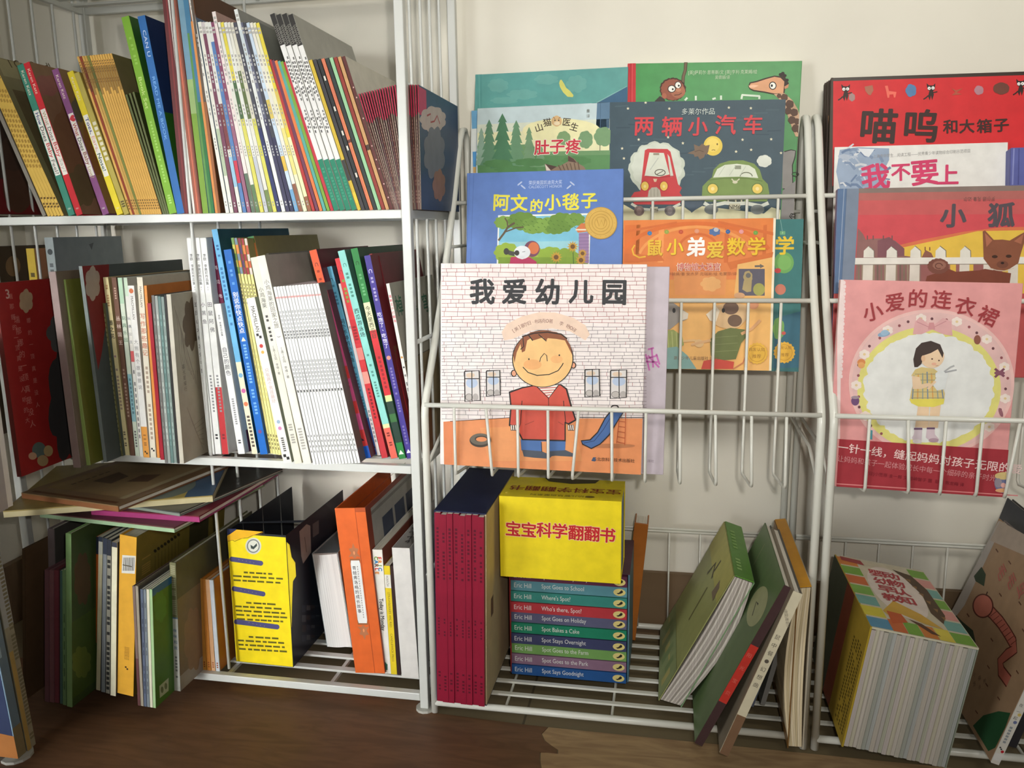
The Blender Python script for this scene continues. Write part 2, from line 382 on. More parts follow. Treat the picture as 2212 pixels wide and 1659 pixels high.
# ================================================================ books
PAGE = (232, 226, 210)
def book_parts(r, t, h, d, sp, left=None, right=None, pages=PAGE, hard=False, c=None, page_mat=None):
    """spine on the plane y=0 facing -y, thickness along +x, depth along +y"""
    left = left or sp; right = right or sp
    c = c or (.0018 if hard else .0005); ov = .0022 if hard else .0003
    c = min(c, t*.3); rg = .38
    m = MB(); m.box((0, c, 0), (c, d, h), M(left, rg, 'print')); m.box((t - c, c, 0), (t, d, h), M(right, rg, 'print')); m.box((0, 0, 0), (t, c, h), M(sp, rg, 'print'))
    m.build('cover', r, bevel=.0006 if hard and t > .006 else 0)
    m = MB(); m.box((c + .0001, c + .0002, ov), (t - c - .0001, d - ov, h - ov), page_mat or M(pages, .8, 'pages')); m.build('pages', r)
def lean_matrix(xb, pyb, xt, pyt, tpx, z0, yf=None, k=1.0, rz=0):
    B = U(xb, pyb, z=z0) if yf is None else U(xb, pyb or 0, y=yf)
    B.z = z0; T = U(xt, pyt, y=B.y); v = T - B; h = math.hypot(v.x, v.z); th = math.atan2(v.x, v.z)
    q = Vector(B) - CPOS; dist = q.dot(CD); t = tpx*dist/CF/CR.x*math.cos(th)*k
    if th > 0: B = B + Vector((0, 0, t*math.sin(th)))
    return Matrix.Translation(B) @ Matrix.Rotation(rz, 4, 'Z') @ Matrix.Rotation(th, 4, 'Y'), t, h
Z2, Z1, Z0 = .6418 + .0053, .3295 + .0053, .0194 + .0053
NB = 0
def spine(name, label, xb, pyb, xt, pyt, tpx, z0, yf=None, d=.19, sp=(230, 228, 220), group=None, right=None, left=None, hard=False, k=.97, cat='book', pages=PAGE, rz=0):
    M4, t, h = lean_matrix(xb, pyb, xt, pyt, tpx, z0, yf, k, rz)
    r = root(name, label, cat, None, group=group, M4=M4)
    book_parts(r, t, h, d, sp, left, right, pages, hard)
    return r, t, h
def F_spine(r): return Face(r, (0, 0, 0), (1, 0, 0), (0, 0, 1))
def F_right(r, t):
    f = Face(r, (t, 0, 0), (0, 1, 0), (0, 0, 1)); cov = [c for c in r.children if c.name.startswith('cover')]
    if cov:         # the printed sheet over the whole right-hand board
        me = cov[0].data; d = max(v.co.y for v in me.vertices); h = max(v.co.z for v in me.vertices)
        f.clip = (d, h); f.uv([(.0002, .0002), (d - .0002, .0002), (d - .0002, h - .0002), (.0002, h - .0002)], None, me.materials[me.polygons[7].material_index])
    return f
def bands(f, t, h, lst):
    for a, b, col in lst: f.fill(.00002, a*h, t - .00002, b*h, col)

# ---- face-out picture books: local x across the cover, z up, y into the book
def fbook(name, label, tl, tr, h, plane, th, col, group=None, side=None, back=None, hard=True, pages=PAGE, name_cat='book'):
    y0, z0, T = plane; N = Vector((0, 1, -T)).normalized(); P0 = Vector((0, y0, z0))
    def pl(p): d = ray(*p); return CPOS + d*((P0 - CPOS).dot(N)/d.dot(N))
    A, B = pl(tl), pl(tr); ex = (B - A).normalized(); w = (B - A).length; ez = ex.cross(N); o = A - ez*h
    M4 = Matrix(((ex.x, N.x, ez.x, o.x), (ex.y, N.y, ez.y, o.y), (ex.z, N.z, ez.z, o.z), (0, 0, 0, 1)))
    r = root(name, label, name_cat, None, group=group, M4=M4)
    c = .0018 if hard else .0005; side = side or col; back = back or col; ov = .002 if hard else .0003
    m = MB(); m.box((0, 0, 0), (w, c, h), M(col, .38, 'print')); m.box((0, c, 0), (c, th - c, h), M(side, .38, 'print')); m.box((0, th - c, 0), (w, th, h), M(back, .38, 'print'))
    m.build('cover', r, bevel=.0007 if hard else 0)
    m = MB(); m.box((c + .0001, c + .0001, ov), (w - ov, th - c - .0001, h - ov), M(pages, .8, 'pages')); m.build('pages', r)
    fc = Face(r, (0, 0, 0), (1, 0, 0), (0, 0, 1)); fc.clip = (w, h)
    return r, w, h, fc
P1, P2, P3 = (-.2630, .330, .085), (-.1715, .448, .135), (-.0975, .566, .21)

# ---------------- rack tier 3 (back): moon, zoo, lynx, cars
Z1b = (920, 100, 3.072); Z2b = (1240, 100, 3.0714); Z3b = (900, 540, 3.0724); Z4b = (1300, 440, 2.592); Z7b = (1720, 120, 3.19); Z8b = (1720, 560, 2.963)
def off(p, d): return (p[0] + d, p[1], p[2])
r, w, h, f = fbook('picture_book', 'teal picture book with a yellow crescent moon, behind the forest book', (1027, 161), (1357, 144), .268, off(P3, .020), .009, (96, 158, 152))
f.zoom(*Z1b); f.poly([(328, 188), (372, 186), (372, 420), (335, 420)], (88, 150, 145)); f.line([(352, 188), (358, 410)], 3, (120, 178, 170))
f.poly([(890, 225), (900, 222), (918, 250), (930, 275), (955, 295), (980, 325), (975, 338), (940, 335), (910, 305), (890, 270), (884, 245)], (212, 208, 110))
for x, y, a, b in ((480, 260, 60, 40), (640, 320, 90, 30), (800, 220, 70, 30), (520, 360, 80, 20), (1000, 250, 60, 50)): f.blob(x, y, a, b, (108, 166, 158), 7, .2, x)
f.poly([(1140, 375), (1336, 268), (1336, 385), (1110, 385)], (62, 98, 128)); f.poly([(1140, 375), (1336, 268), (1336, 262), (1130, 372)], (128, 176, 172)); f.done()

r, w, h, f = fbook('picture_book', 'pale blue picture book, only its striped edge showing beside the forest book', (1018, 239), (1270, 226), .222, off(P3, .011), .008, (222, 226, 222), side=(120, 170, 205))
f.zoom(*Z1b); f.poly([(302, 428), (345, 426), (345, 545), (306, 548)], (112, 168, 206)); f.poly([(310, 700), (345, 698), (345, 800), (313, 800)], (86, 152, 206)); f.poly([(313, 802), (345, 800), (345, 840), (314, 840)], (208, 170, 110)); f.done()

r, w, h, f = fbook('picture_book', 'forest picture book with a lynx peeping up and red title letters, on the middle rack', (1031, 234), (1320, 221), .216, P3, .009, (196, 212, 214), side=(150, 190, 200))
f.zoom(*Z1b)
f.poly([(341, 520), (1240, 480), (1240, 900), (345, 900)], (214, 219, 200)); f.poly([(341, 575), (1240, 545), (1240, 900), (345, 900)], (228, 224, 180))
f.ell(900, 560, 260, 80, (234, 228, 178)); f.poly([(341, 660), (700, 650), (760, 700), (1240, 690), (1240, 900), (345, 900)], (112, 150, 104)); f.poly([(341, 735), (1240, 720), (1240, 900), (345, 900)], (92, 138, 88))
def fir(x, top, bot, wd, col):
    pts = [(x, top)]; n = 6
    for i in range(n): y = top + (bot - top)*(i + 1)/n; a = wd*(.25 + .75*(i + 1)/n); pts += [(x + a, y), (x + a*.62, y - 4)]
    pts.pop(); q = [(2*x - a, b) for a, b in pts[1:]][::-1]; f.poly(pts + q, col)
fir(368, 540, 790, 45, (142, 170, 150)); fir(590, 520, 790, 40, (128, 160, 132)); fir(420, 485, 790, 62, (98, 138, 108)); fir(600, 490, 800, 66, (106, 146, 112)); fir(685, 535, 800, 52, (118, 152, 116)); fir(508, 445, 810, 82, (78, 124, 92)); fir(760, 640, 800, 40, (120, 156, 118))
f.blob(915, 610, 42, 44, (128, 160, 112), 7, .1, 2); f.blob(1060, 620, 45, 55, (120, 154, 112), 7, .1, 3); f.blob(1180, 600, 60, 60, (120, 154, 112), 7, .1, 3)
for x, y, a, b in ((480, 780, 90, 26), (700, 770, 110, 24), (600, 820, 130, 24), (1000, 760, 90, 26)): f.blob(x, y, a, b, (84, 130, 80), 9, .15, x)
f.poly([(341, 412), (1100, 378), (1100, 380), (345, 412)], (200, 214, 216))
for ch, x, y, a in (('山', 750, 540, 18), ('猫', 805, 505, 8), ('医', 935, 503, -8), ('生', 985, 535, -18)): f.text(ch, x, y, 58, (70, 58, 46), a, .012)
f.blob(868, 497, 34, 34, (214, 178, 128), 6, .06, 4); f.ell(870, 512, 20, 13, (232, 214, 178)); f.ell(857, 492, 4, 5, (60, 50, 40)); f.ell(882, 492, 4, 5, (60, 50, 40)); f.line([(845, 470), (858, 482)], 4, (150, 104, 66)); f.line([(893, 470), (880, 482)], 4, (150, 104, 66))
for ch, x, y in (('肚', 770, 672), ('子', 872, 668), ('疼', 978, 665)): f.text(ch, x, y, 108, (236, 232, 214), 0, .055); f.text(ch, x, y, 104, (204, 58, 72), 0, .028)
f.poly([(790, 780), (830, 800), (880, 800), (945, 765), (942, 724), (985, 748), (1010, 778), (1050, 800), (1080, 850), (800, 850)], (142, 120, 100))
f.poly([(945, 728), (980, 748), (1002, 775), (944, 764)], (88, 66, 60)); f.poly([(792, 784), (830, 826), (800, 826)], (228, 214, 200)); f.poly([(795, 782), (870, 800), (830, 824)], (84, 64, 58))
for i in range(6): f.line([(880 + i*26, 790 - i*4), (900 + i*24, 830)], 7, (106, 86, 70))
f.text('曼', 1077, 430, 24, (110, 110, 100)); f.text('译', 1077, 465, 24, (110, 110, 100)); f.done()

r, w, h, f = fbook('picture_book', 'green picture book with a red spine strip, a monkey and a giraffe', (1356, 137), (1733, 131), .268, off(P3, .022), .016, (74, 146, 82), side=(186, 40, 48))
f.zoom(*Z2b); f.poly([(353, 115), (410, 112), (406, 1160), (345, 1160)], (196, 52, 58)); f.line([(375, 114), (372, 500)], 3, (150, 34, 42)); f.line([(388, 114), (385, 500)], 2, (224, 110, 106))
f.line([(742, 106), (738, 160), (725, 200), (722, 250)], 22, (74, 66, 50)); f.line([(742, 106), (737, 160), (726, 200), (722, 250)], 13, (112, 92, 70))
f.blob(655, 285, 84, 74, (70, 44, 34), 18, .05, 5); f.blob(655, 288, 76, 68, (148, 84, 64), 18, .04, 6); f.ell(690, 300, 48, 44, (170, 106, 80))
f.ell(648, 283, 27, 25, (40, 34, 30)); f.ell(648, 283, 22, 20, (240, 236, 226)); f.ell(690, 258, 23, 25, (40, 34, 30)); f.ell(690, 258, 18, 20, (240, 236, 226)); f.ell(655, 285, 6, 7, (20, 20, 20)); f.ell(695, 262, 6, 7, (20, 20, 20))
f.ell(693, 290, 17, 12, (190, 128, 96)); f.line([(665, 325), (695, 322), (715, 310)], 4, (60, 36, 28)); f.ell(598, 330, 16, 20, (170, 100, 76)); f.poly([(535, 365), (570, 330), (600, 350), (610, 380), (540, 380)], (60, 56, 50))
f.text('[英]萨莉尔·恩蒂斯/文 [英]亨利·克莱姆/绘', 985, 174, 30, (196, 212, 180), 0, 0, 440); f.text('吴倩娟/译', 985, 206, 28, (196, 212, 180), 0, 0, 95)
f.poly([(1155, 265), (1165, 240), (1210, 230), (1270, 210), (1330, 195), (1370, 200), (1385, 175), (1396, 190), (1405, 215), (1425, 245), (1420, 275), (1400, 285), (1395, 320), (1330, 322), (1260, 308), (1190, 298), (1165, 285)], (58, 40, 30)); f.poly([(1163, 264), (1172, 247), (1215, 238), (1275, 218), (1330, 203), (1370, 210), (1395, 235), (1392, 270), (1388, 312), (1330, 314), (1262, 300), (1195, 290), (1170, 280)], (216, 158, 118))
f.poly([(1158, 262), (1190, 255), (1225, 262), (1195, 275), (1165, 276)], (240, 190, 156)); f.ell(1318, 262, 25, 27, (40, 30, 26)); f.ell(1318, 262, 19, 21, (238, 234, 224)); f.ell(1312, 262, 7, 9, (20, 20, 20)); f.poly([(1395, 268), (1425, 250), (1420, 275), (1398, 285)], (200, 140, 104))
for k, p in enumerate(((1370, 188), (1385, 180), (1398, 195), (1412, 225))): f.ell(p[0], p[1], 12, 10, (44, 32, 26))
f.poly([(1325, 318), (1395, 312), (1450, 360), (1485, 420), (1500, 480), (1500, 600), (1470, 600), (1445, 540), (1410, 440), (1380, 370)], (204, 164, 132))
for x, y, a in ((1395, 340, 22), (1430, 385, 26), (1420, 430, 22), (1460, 440, 24), (1445, 490, 24), (1480, 500, 20), (1470, 545, 24), (1492, 560, 16), (1360, 330, 14)): f.blob(x, y, a, a, (92, 64, 48), 5, .12, x)
for x0, y0, x1, y1 in ((735, 360, 752, 342), (808, 360, 808, 330), (918, 352, 940, 345), (975, 356, 975, 328), (1110, 352, 1116, 322), (1112, 324, 1232, 332), (1228, 352, 1230, 330)): f.line([(x0, y0), (x1, y1)], 13, (214, 226, 206))
f.poly([(1386, 700), (1440, 690), (1472, 690), (1450, 780), (1452, 960), (1400, 960), (1380, 940)], (150, 146, 142)); f.line([(1395, 700), (1440, 688), (1470, 695), (1465, 740), (1448, 790), (1452, 940), (1430, 962), (1388, 945)], 6, (40, 36, 34))
f.poly([(1382, 960), (1500, 870), (1500, 1160), (1370, 1160)], (146, 142, 140)); f.ell(1470, 850, 22, 11, (74, 140, 80)); f.arc(1468, 850, 22, 12, 0, 360, 5, (40, 36, 34)); f.line([(1452, 1110), (1440, 1130), (1460, 1135), (1466, 1120), (1440, 1110), (1430, 1130), (1445, 1145)], 6, (36, 32, 30)); f.done()

NIGHT = (66, 84, 94)
for i in range(3):   # copies of one title stacked behind the front one
    r, w, h, f = fbook('picture_book', 'slate blue edge showing as %s strip beside the dark night cars book' % ('the outermost', 'the inner', 'a')[i], (1277 + i*4.2, 223 - i*.8), (1690 + i*2, 217 - i), .217, off(P3, .0092*(3 - i) - .0), .0088, (80, 110, 138), side=(72, 102, 130), group='night cars picture books') if i < 2 else (None, 0, 0, None)
r, w, h, f = fbook('picture_book', 'dark picture book with a red car and a green car under a starry night sky', (1290, 221), (1697.5, 214.6), .2175, P3, .0088, NIGHT, side=(72, 102, 130), group='night cars picture books')
f.zoom(*Z2b); f.poly([(150, 378), (238, 372), (228, 820), (228, 1200), (130, 1200)], (94, 124, 150)); f.line([(176, 376), (168, 1000)], 4, (76, 104, 130)); 
f.poly([(238, 372), (1404, 352), (1376, 1200), (228, 1200)], NIGHT)
for k in range(26):
    x = 270 + (k*167) % 1080; y = 400 + (k*97) % 560; f.line([(x, y), (x + 90, y - 6 + k % 9)], 9, (58, 75, 86) if k % 2 else (74, 93, 102), keep=True)
f.up(); f.poly([(225, 1075), (330, 1050), (420, 1100), (720, 1060), (780, 1100), (850, 1060), (1260, 1110), (1310, 1068), (1385, 1090), (1376, 1210), (228, 1210)], (214, 208, 170)); f.poly([(730, 1040), (780, 1105), (850, 1050), (850, 1030), (730, 1030)], (78, 92, 106))
for x, y in ((358, 413), (632, 414), (475, 374), (1027, 407), (1173, 411), (319, 678), (331, 744), (429, 619), (722, 643), (624, 604), (1118, 620), (1075, 699), (1175, 687), (1308, 617), (1373, 708)):
    pts = [(x + 11*(1 if k % 2 == 0 else .45)*math.sin(k*math.pi/5), y - 11*(1 if k % 2 == 0 else .45)*math.cos(k*math.pi/5)) for k in range(10)]; f.poly(pts, (222, 216, 186), keep=True)
f.up(); f.blob(550, 810, 178, 168, (196, 202, 186), 13, .07, 3); f.blob(550, 800, 160, 150, (208, 212, 198), 13, .06, 4); f.blob(1262, 762, 46, 38, (214, 216, 204), 7, .1, 2)
f.ell(922, 661, 63, 65, (226, 196, 84)); f.ell(920, 655, 44, 46, (234, 206, 104)); f.arc(925, 695, 12, 8, 20, 160, 4, (130, 100, 40)); f.ell(950, 650, 5, 7, (110, 86, 40))
f.poly([(752, 710), (800, 690), (795, 650), (830, 665), (850, 645), (872, 660), (900, 655), (890, 700), (878, 725), (872, 712), (862, 738), (835, 752), (822, 730), (800, 735), (795, 718)], (122, 100, 82)); f.line([(800, 700), (830, 690), (860, 700)], 4, (90, 72, 60))
# small red bubble car
RC = (196, 62, 66); f.poly([(378, 1000), (400, 968), (440, 962), (470, 690), (490, 680), (620, 682), (640, 700), (668, 820), (690, 915), (715, 940), (700, 970), (720, 1000), (700, 1050), (400, 1050)], RC)
f.poly([(500, 705), (596, 708), (634, 850), (560, 868), (468, 862)], (214, 216, 200)); f.poly([(620, 715), (634, 735), (660, 865), (640, 868)], (206, 210, 196)); f.line([(505, 820), (560, 740)], 6, (186, 190, 178)); f.arc(571, 838, 34, 20, 0, 360, 6, (96, 90, 76)); f.line([(550, 850), (590, 828)], 5, (96, 90, 76)); f.rect(526, 709, 565, 722, (150, 138, 120))
f.line([(470, 862), (570, 870), (660, 862)], 6, (168, 46, 54))
for x, rx in ((470, 25), (596, 25)): f.ell(x, 928, rx + 5, 34, (160, 48, 50)); f.ell(x, 928, rx, 30, (228, 190, 88)); f.ell(x, 930, 9, 10, (238, 214, 140))
f.poly([(488, 1010), (495, 960), (515, 938), (548, 935), (570, 955), (580, 1010)], (182, 176, 160))
for x in (510, 532, 556): f.line([(x, 945), (x, 1010)], 3, (140, 134, 120), keep=True)
f.up(); f.poly([(525, 880), (552, 880), (545, 900), (532, 900)], (220, 190, 160)); f.line([(380, 1045), (440, 1080), (540, 1088), (640, 1078), (705, 1045)], 17, (206, 206, 192)); f.ell(432, 1092, 34, 34, (128, 108, 104)); f.ell(636, 1092, 36, 34, (120, 112, 112)); f.ell(432, 1092, 18, 20, (160, 136, 130)); f.ell(636, 1092, 18, 20, (148, 138, 136)); f.rect(506, 1066, 556, 1104, (190, 184, 160)); f.text('NM6', 534, 1086, 26, (70, 66, 56))
# rounded green car
GC = (120, 142, 78); f.poly([(848, 1000), (852, 930), (885, 895), (915, 870), (925, 820), (965, 780), (1030, 760), (1120, 757), (1195, 780), (1232, 820), (1250, 880), (1285, 915), (1296, 980), (1280, 1030), (870, 1030)], GC)
f.poly([(922, 872), (950, 815), (1000, 788), (1080, 780), (1160, 790), (1200, 815), (1222, 875), (1100, 866), (1000, 868)], (212, 216, 198)); f.arc(1142, 864, 40, 26, 0, 180, 6, (104, 110, 84)); f.rect(1066, 792, 1108, 816, (140, 144, 124)); 
for x in (960, 1030, 1100): f.line([(x, 858), (x + 40, 796)], 5, (190, 196, 178), keep=True)
f.up(); f.line([(895, 888), (1000, 876), (1150, 876), (1250, 896)], 5, (96, 118, 62))
for x in (920, 1216): f.ell(x, 946, 40, 38, (104, 120, 62)); f.ell(x, 946, 33, 32, (226, 196, 96)); f.ell(x, 946, 12, 12, (238, 216, 150))
f.line([(1045, 880), (1068, 905), (1098, 880)], 8, (206, 200, 172)); f.ell(1068, 902, 17, 10, (206, 200, 172)); f.poly([(1000, 1000), (1140, 1000), (1120, 1045), (1020, 1045)], (70, 78, 72))
for x in (1020, 1070, 1108): f.line([(x, 998), (x + 4, 1040)], 9, (196, 190, 160), keep=True)
f.up(); f.line([(862, 1040), (900, 1062), (1000, 1040), (1070, 1046), (1140, 1042), (1240, 1062), (1290, 1040)], 24, (206, 208, 196)); f.ell(910, 1084, 46, 32, (120, 124, 122)); f.ell(1216, 1084, 46, 32, (120, 124, 122)); f.rect(1028, 1044, 1102, 1086, (196, 190, 166)); f.text('NM6', 1065, 1066, 38, (78, 74, 62), 0, .01)
for k, (ch, x, y, sz) in enumerate((('两', 464, 533, 138), ('辆', 650, 533, 140), ('小', 822, 534, 130), ('汽', 1005, 522, 138), ('车', 1186, 520, 132))): f.text(ch, x, y, sz, (206, 66, 72), 0, .024)
f.text('多莱尔作品', 824, 434, 46, (206, 214, 206), 0, .004, 212); f.done()

# ---------------- rack tier 2: blue mouse-picture book, two orange and teal maths books
BL = (96, 126, 188)
r, w, h, f = fbook('picture_book', 'blue picture book with a yellow title and a round gold medal sticker', (1008.5, 374), (1347, 364), .247, P2, .0098, BL)
f.zoom(*Z1b); f.line([(292, 845), (268, 1440)], 3, (84, 112, 172)); f.line([(318, 843), (296, 1440)], 5, (86, 114, 174))
f.text('荣获美国凯迪克大奖', 793, 903, 30, (196, 206, 226), 0, 0, 226); f.text('CALDECOTT HONOR', 793, 931, 26, (186, 198, 220), 0, 0, 226)
for x, d in ((640, 1), (955, -1)):
    for k in range(4): f.ell(x + d*(-22 + k*11), 915 - 9*k if k < 2 else 920 + 9*(k - 1), 13, 5, (186, 198, 220), 40*d*(1 if k < 2 else -1), keep=True)
f.up()
for ch, x, y, sz, a in (('阿', 502, 1038, 118, -2), ('文', 618, 1038, 118, 0), ('的', 735, 1058, 92, -4), ('小', 842, 1036, 112, 0), ('毯', 962, 1032, 118, 0), ('子', 1084, 1026, 112, 0)): f.text(ch, x, y, sz, (228, 218, 74), a, .03)
f.poly([(480, 1122), (1095, 1108), (1085, 1450), (470, 1450)], (228, 230, 222)); f.poly([(489, 1132), (1084, 1120), (1075, 1450), (480, 1450)], (122, 186, 208)); f.poly([(486, 1300), (1082, 1290), (1075, 1450), (480, 1450)], (150, 198, 206))
for x, y, a, b, c in ((520, 1170, 60, 40, 1), (640, 1160, 90, 55, 2), (720, 1190, 80, 50, 3), (820, 1190, 90, 50, 4), (900, 1170, 80, 60, 5), (990, 1150, 60, 40, 6), (860, 1215, 60, 30, 8), (700, 1215, 50, 26, 7)): f.blob(x, y, a, b, ((112, 146, 66), (124, 158, 72), (104, 138, 60))[c % 3], 9, .14, c)
for k in range(40): f.line([(560 + (k*83) % 440, 1140 + (k*37) % 80), (572 + (k*83) % 440, 1148 + (k*37) % 80)], 4, (84, 116, 50), keep=True)
f.up(); f.line([(482, 1290), (520, 1240), (545, 1200), (590, 1172)], 14, (98, 84, 66)); f.line([(545, 1200), (540, 1165), (525, 1140)], 9, (98, 84, 66)); f.line([(520, 1235), (600, 1205), (650, 1200)], 9, (98, 84, 66))
f.blob(540, 1370, 80, 60, (150, 176, 66), 9, .12, 3); f.blob(700, 1390, 90, 55, (160, 182, 72), 9, .12, 4); f.blob(830, 1385, 80, 50, (142, 170, 62), 9, .12, 5); f.blob(930, 1400, 80, 55, (132, 158, 60), 9, .12, 6); f.poly([(482, 1400), (1080, 1400), (1076, 1450), (480, 1450)], (126, 154, 58))
f.poly([(1016, 1240), (1082, 1235), (1082, 1440), (1012, 1440)], (150, 122, 160))
for y in range(1250, 1440, 22): f.line([(1014, y), (1084, y - 2)], 2, (110, 88, 124), keep=True)
f.up(); f.poly([(994, 1215), (1032, 1175), (1090, 1175), (1090, 1228), (1010, 1238)], (206, 118, 72)); f.line([(994, 1218), (1090, 1218)], 10, (224, 214, 190))
for x, y, a in ((975, 1330, 40), (865, 1400, 42), (1040, 1375, 34), (1030, 1420, 40)):
    f.line([(x, y), (x + 6, 1448)], 6, (80, 110, 50))
    f.poly([(x + a*(1 if k % 2 == 0 else .55)*math.cos(k*math.pi/12), y + a*(1 if k % 2 == 0 else .55)*math.sin(k*math.pi/12)) for k in range(24)], (196, 150, 60)); f.ell(x, y, a*.38, a*.38, (110, 78, 46))
# a plain little figure with binoculars
f.poly([(555, 1450), (565, 1400), (620, 1395), (690, 1400), (735, 1430), (735, 1450)], (186, 62, 98)); f.ell(705, 1345, 52, 54, (120, 74, 96)); f.ell(715, 1340, 36, 40, (206, 116, 74)); f.ell(640, 1368, 54, 44, (226, 228, 230)); f.line([(590, 1380), (560, 1372), (535, 1362)], 28, (78, 76, 72)); f.ell(535, 1362, 18, 22, (66, 64, 60)); f.ell(605, 1372, 16, 18, (66, 64, 60)); f.line([(640, 1366), (660, 1362)], 3, (90, 90, 96)); f.ell(640, 1402, 16, 12, (220, 222, 224))
f.ell(1162, 1174, 108, 107, (186, 146, 66)); f.ell(1161, 1173, 103, 102, (208, 168, 84))
for a in (78, 58, 40): f.arc(1161, 1173, a, a, 0, 360, 4, (182, 142, 64), 36)
for k in range(16): f.text('·', 1161 + 90*math.cos(k*.393), 1173 + 90*math.sin(k*.393), 40, (182, 142, 64), keep=True)
f.line([(1135, 1150), (1150, 1195), (1165, 1155), (1180, 1195), (1190, 1150)], 6, (180, 138, 60)); f.done()

r, w, h, f = fbook('picture_book', 'dark teal paperback with a yellow title character and a gold badge, behind the orange one', (1420, 477), (1736, 473), .186, off(P2, .006), .005, (58, 110, 112), hard=False)
f.zoom(*Z4b); f.poly([(975, 86), (1130, 85), (1116, 918), (955, 920)], (62, 118, 116)); f.poly([(975, 640), (1120, 600), (1116, 918), (955, 920)], (58, 104, 122)); f.ell(1020, 330, 55, 60, (110, 164, 90)); f.ell(1022, 330, 40, 42, (124, 176, 96)); f.line([(1000, 90), (1012, 160)], 2, (140, 180, 170)); f.rect(997, 154, 1027, 174, (110, 164, 118)); f.text('?', 1012, 164, 16, (220, 226, 200))
f.text('学', 1024, 234, 108, (226, 190, 52), 0, .03); f.ell(1000, 480, 30, 30, (196, 118, 96)); f.ell(985, 375, 18, 14, (190, 66, 66)); f.blob(990, 700, 30, 60, (120, 168, 92), 7, .1, 3); f.ell(1018, 725, 12, 10, (200, 90, 80))
pts = [(1022 + 62*(1 if k % 2 else .9)*math.cos(k*math.pi/18), 833 + 62*(1 if k % 2 else .9)*math.sin(k*math.pi/18)) for k in range(36)]; f.poly(pts, (226, 176, 66)); f.arc(1022, 833, 44, 44, 0, 360, 3, (196, 142, 50)); f.text('启发认知', 1020, 806, 20, (150, 104, 40)); f.text('推荐', 1024, 846, 22, (150, 104, 40)); f.done()

OR = (226, 138, 66)
r, w, h, f = fbook('picture_book', 'orange paperback with a yellow and white title and two animals in a hall', (1347, 476), (1676, 471), .186, P2, .005, (222, 126, 62), hard=False)
f.zoom(*Z4b); f.fill(0, 0, w, h*.52, (232, 178, 104)); f.fill(0, h*.45, w, h*.60, (226, 152, 80)); f.fill(w - .0028, 0, w, h, (238, 226, 200))
for x0, x1, c in ((130, 215, (214, 112, 52)), (195, 215, (232, 150, 84)), (320, 350, (232, 150, 84)), (690, 715, (206, 108, 52)), (905, 925, (206, 108, 52))): f.poly([(x0, 120), (x1, 118), (x1 - 8, 330), (x0 - 8, 330)], c, keep=True)
f.up(); f.arc(530, 330, 430, 220, 20, 160, 22, (216, 110, 50)); f.arc(530, 330, 330, 200, 15, 165, 16, (232, 152, 82)); f.arc(540, 260, 110, 90, 10, 170, 14, (210, 106, 50)); f.poly([(128, 280), (330, 290), (350, 320), (128, 330)], (208, 110, 54)); f.poly([(700, 330), (960, 270), (955, 300), (720, 370)], (208, 112, 54)); f.poly([(128, 150), (420, 100), (420, 110), (128, 165)], (210, 108, 52)); f.poly([(650, 95), (960, 160), (960, 178), (650, 108)], (210, 108, 52))
f.poly([(400, 380), (700, 380), (690, 510), (410, 510)], (228, 150, 88)); f.blob(610, 450, 50, 36, (236, 176, 110), 7, .2, 2); f.poly([(760, 340), (955, 300), (945, 640), (735, 560)], (230, 178, 106)); f.rect(766, 365, 912, 515, (92, 88, 100))
f.blob(818, 410, 24, 32, (170, 150, 104), 7, .1, 3); f.poly([(795, 430), (840, 430), (836, 492), (812, 496), (786, 480)], (170, 150, 104)); f.ell(820, 402, 14, 14, (106, 104, 100)); f.ell(880, 480, 33, 35, (158, 156, 84)); f.poly([(856, 345), (885, 344), (885, 337), (910, 350), (886, 362), (886, 355), (856, 356)], (110, 100, 90))
for x, y, c in ((268, 166, (66, 122, 170)), (363, 158, (150, 160, 70)), (443, 158, (190, 80, 50)), (532, 154, (220, 150, 120)), (706, 157, (52, 98, 160)), (781, 157, (224, 150, 150)), (861, 163, (112, 160, 70))): f.ell(x, y, 13, 12, c); f.text('·', x, y, 20, (235, 225, 200))
f.blob(632, 158, 26, 18, (82, 112, 160), 6, .3, 2); f.ell(640, 146, 14, 12, (186, 186, 190))
f.line([(246, 296), (210, 302), (178, 285), (170, 255), (185, 232)], 11, (214, 146, 50)); f.line([(246, 296), (210, 302), (178, 285), (170, 255), (185, 232)], 6, (232, 182, 60))
for ch, x, y, sz, c in (('鼠', 298, 246, 96, (226, 186, 60)), ('小', 410, 242, 96, (236, 200, 50)), ('爱', 634, 258, 100, (226, 190, 60)), ('数', 752, 240, 104, (232, 192, 46)), ('学', 866, 238, 104, (232, 192, 46))): f.text(ch, x + 2, y + 3, sz, (190, 118, 40), 0, .045); f.text(ch, x, y, sz, c, 0, .022)
f.text('弟', 527, 242, 112, (244, 240, 234), 0, .035); f.text('博物馆大迷宫', 541, 354, 46, (236, 214, 190), 0, .05, 240); f.text('博物馆大迷宫', 541, 354, 44, (204, 92, 86), 0, .012, 234); f.text('李毓佩/著 安杰罗·克瑞斯/绘 毛蒙莎/译', 560, 393, 20, (160, 96, 60), 0, 0, 380)
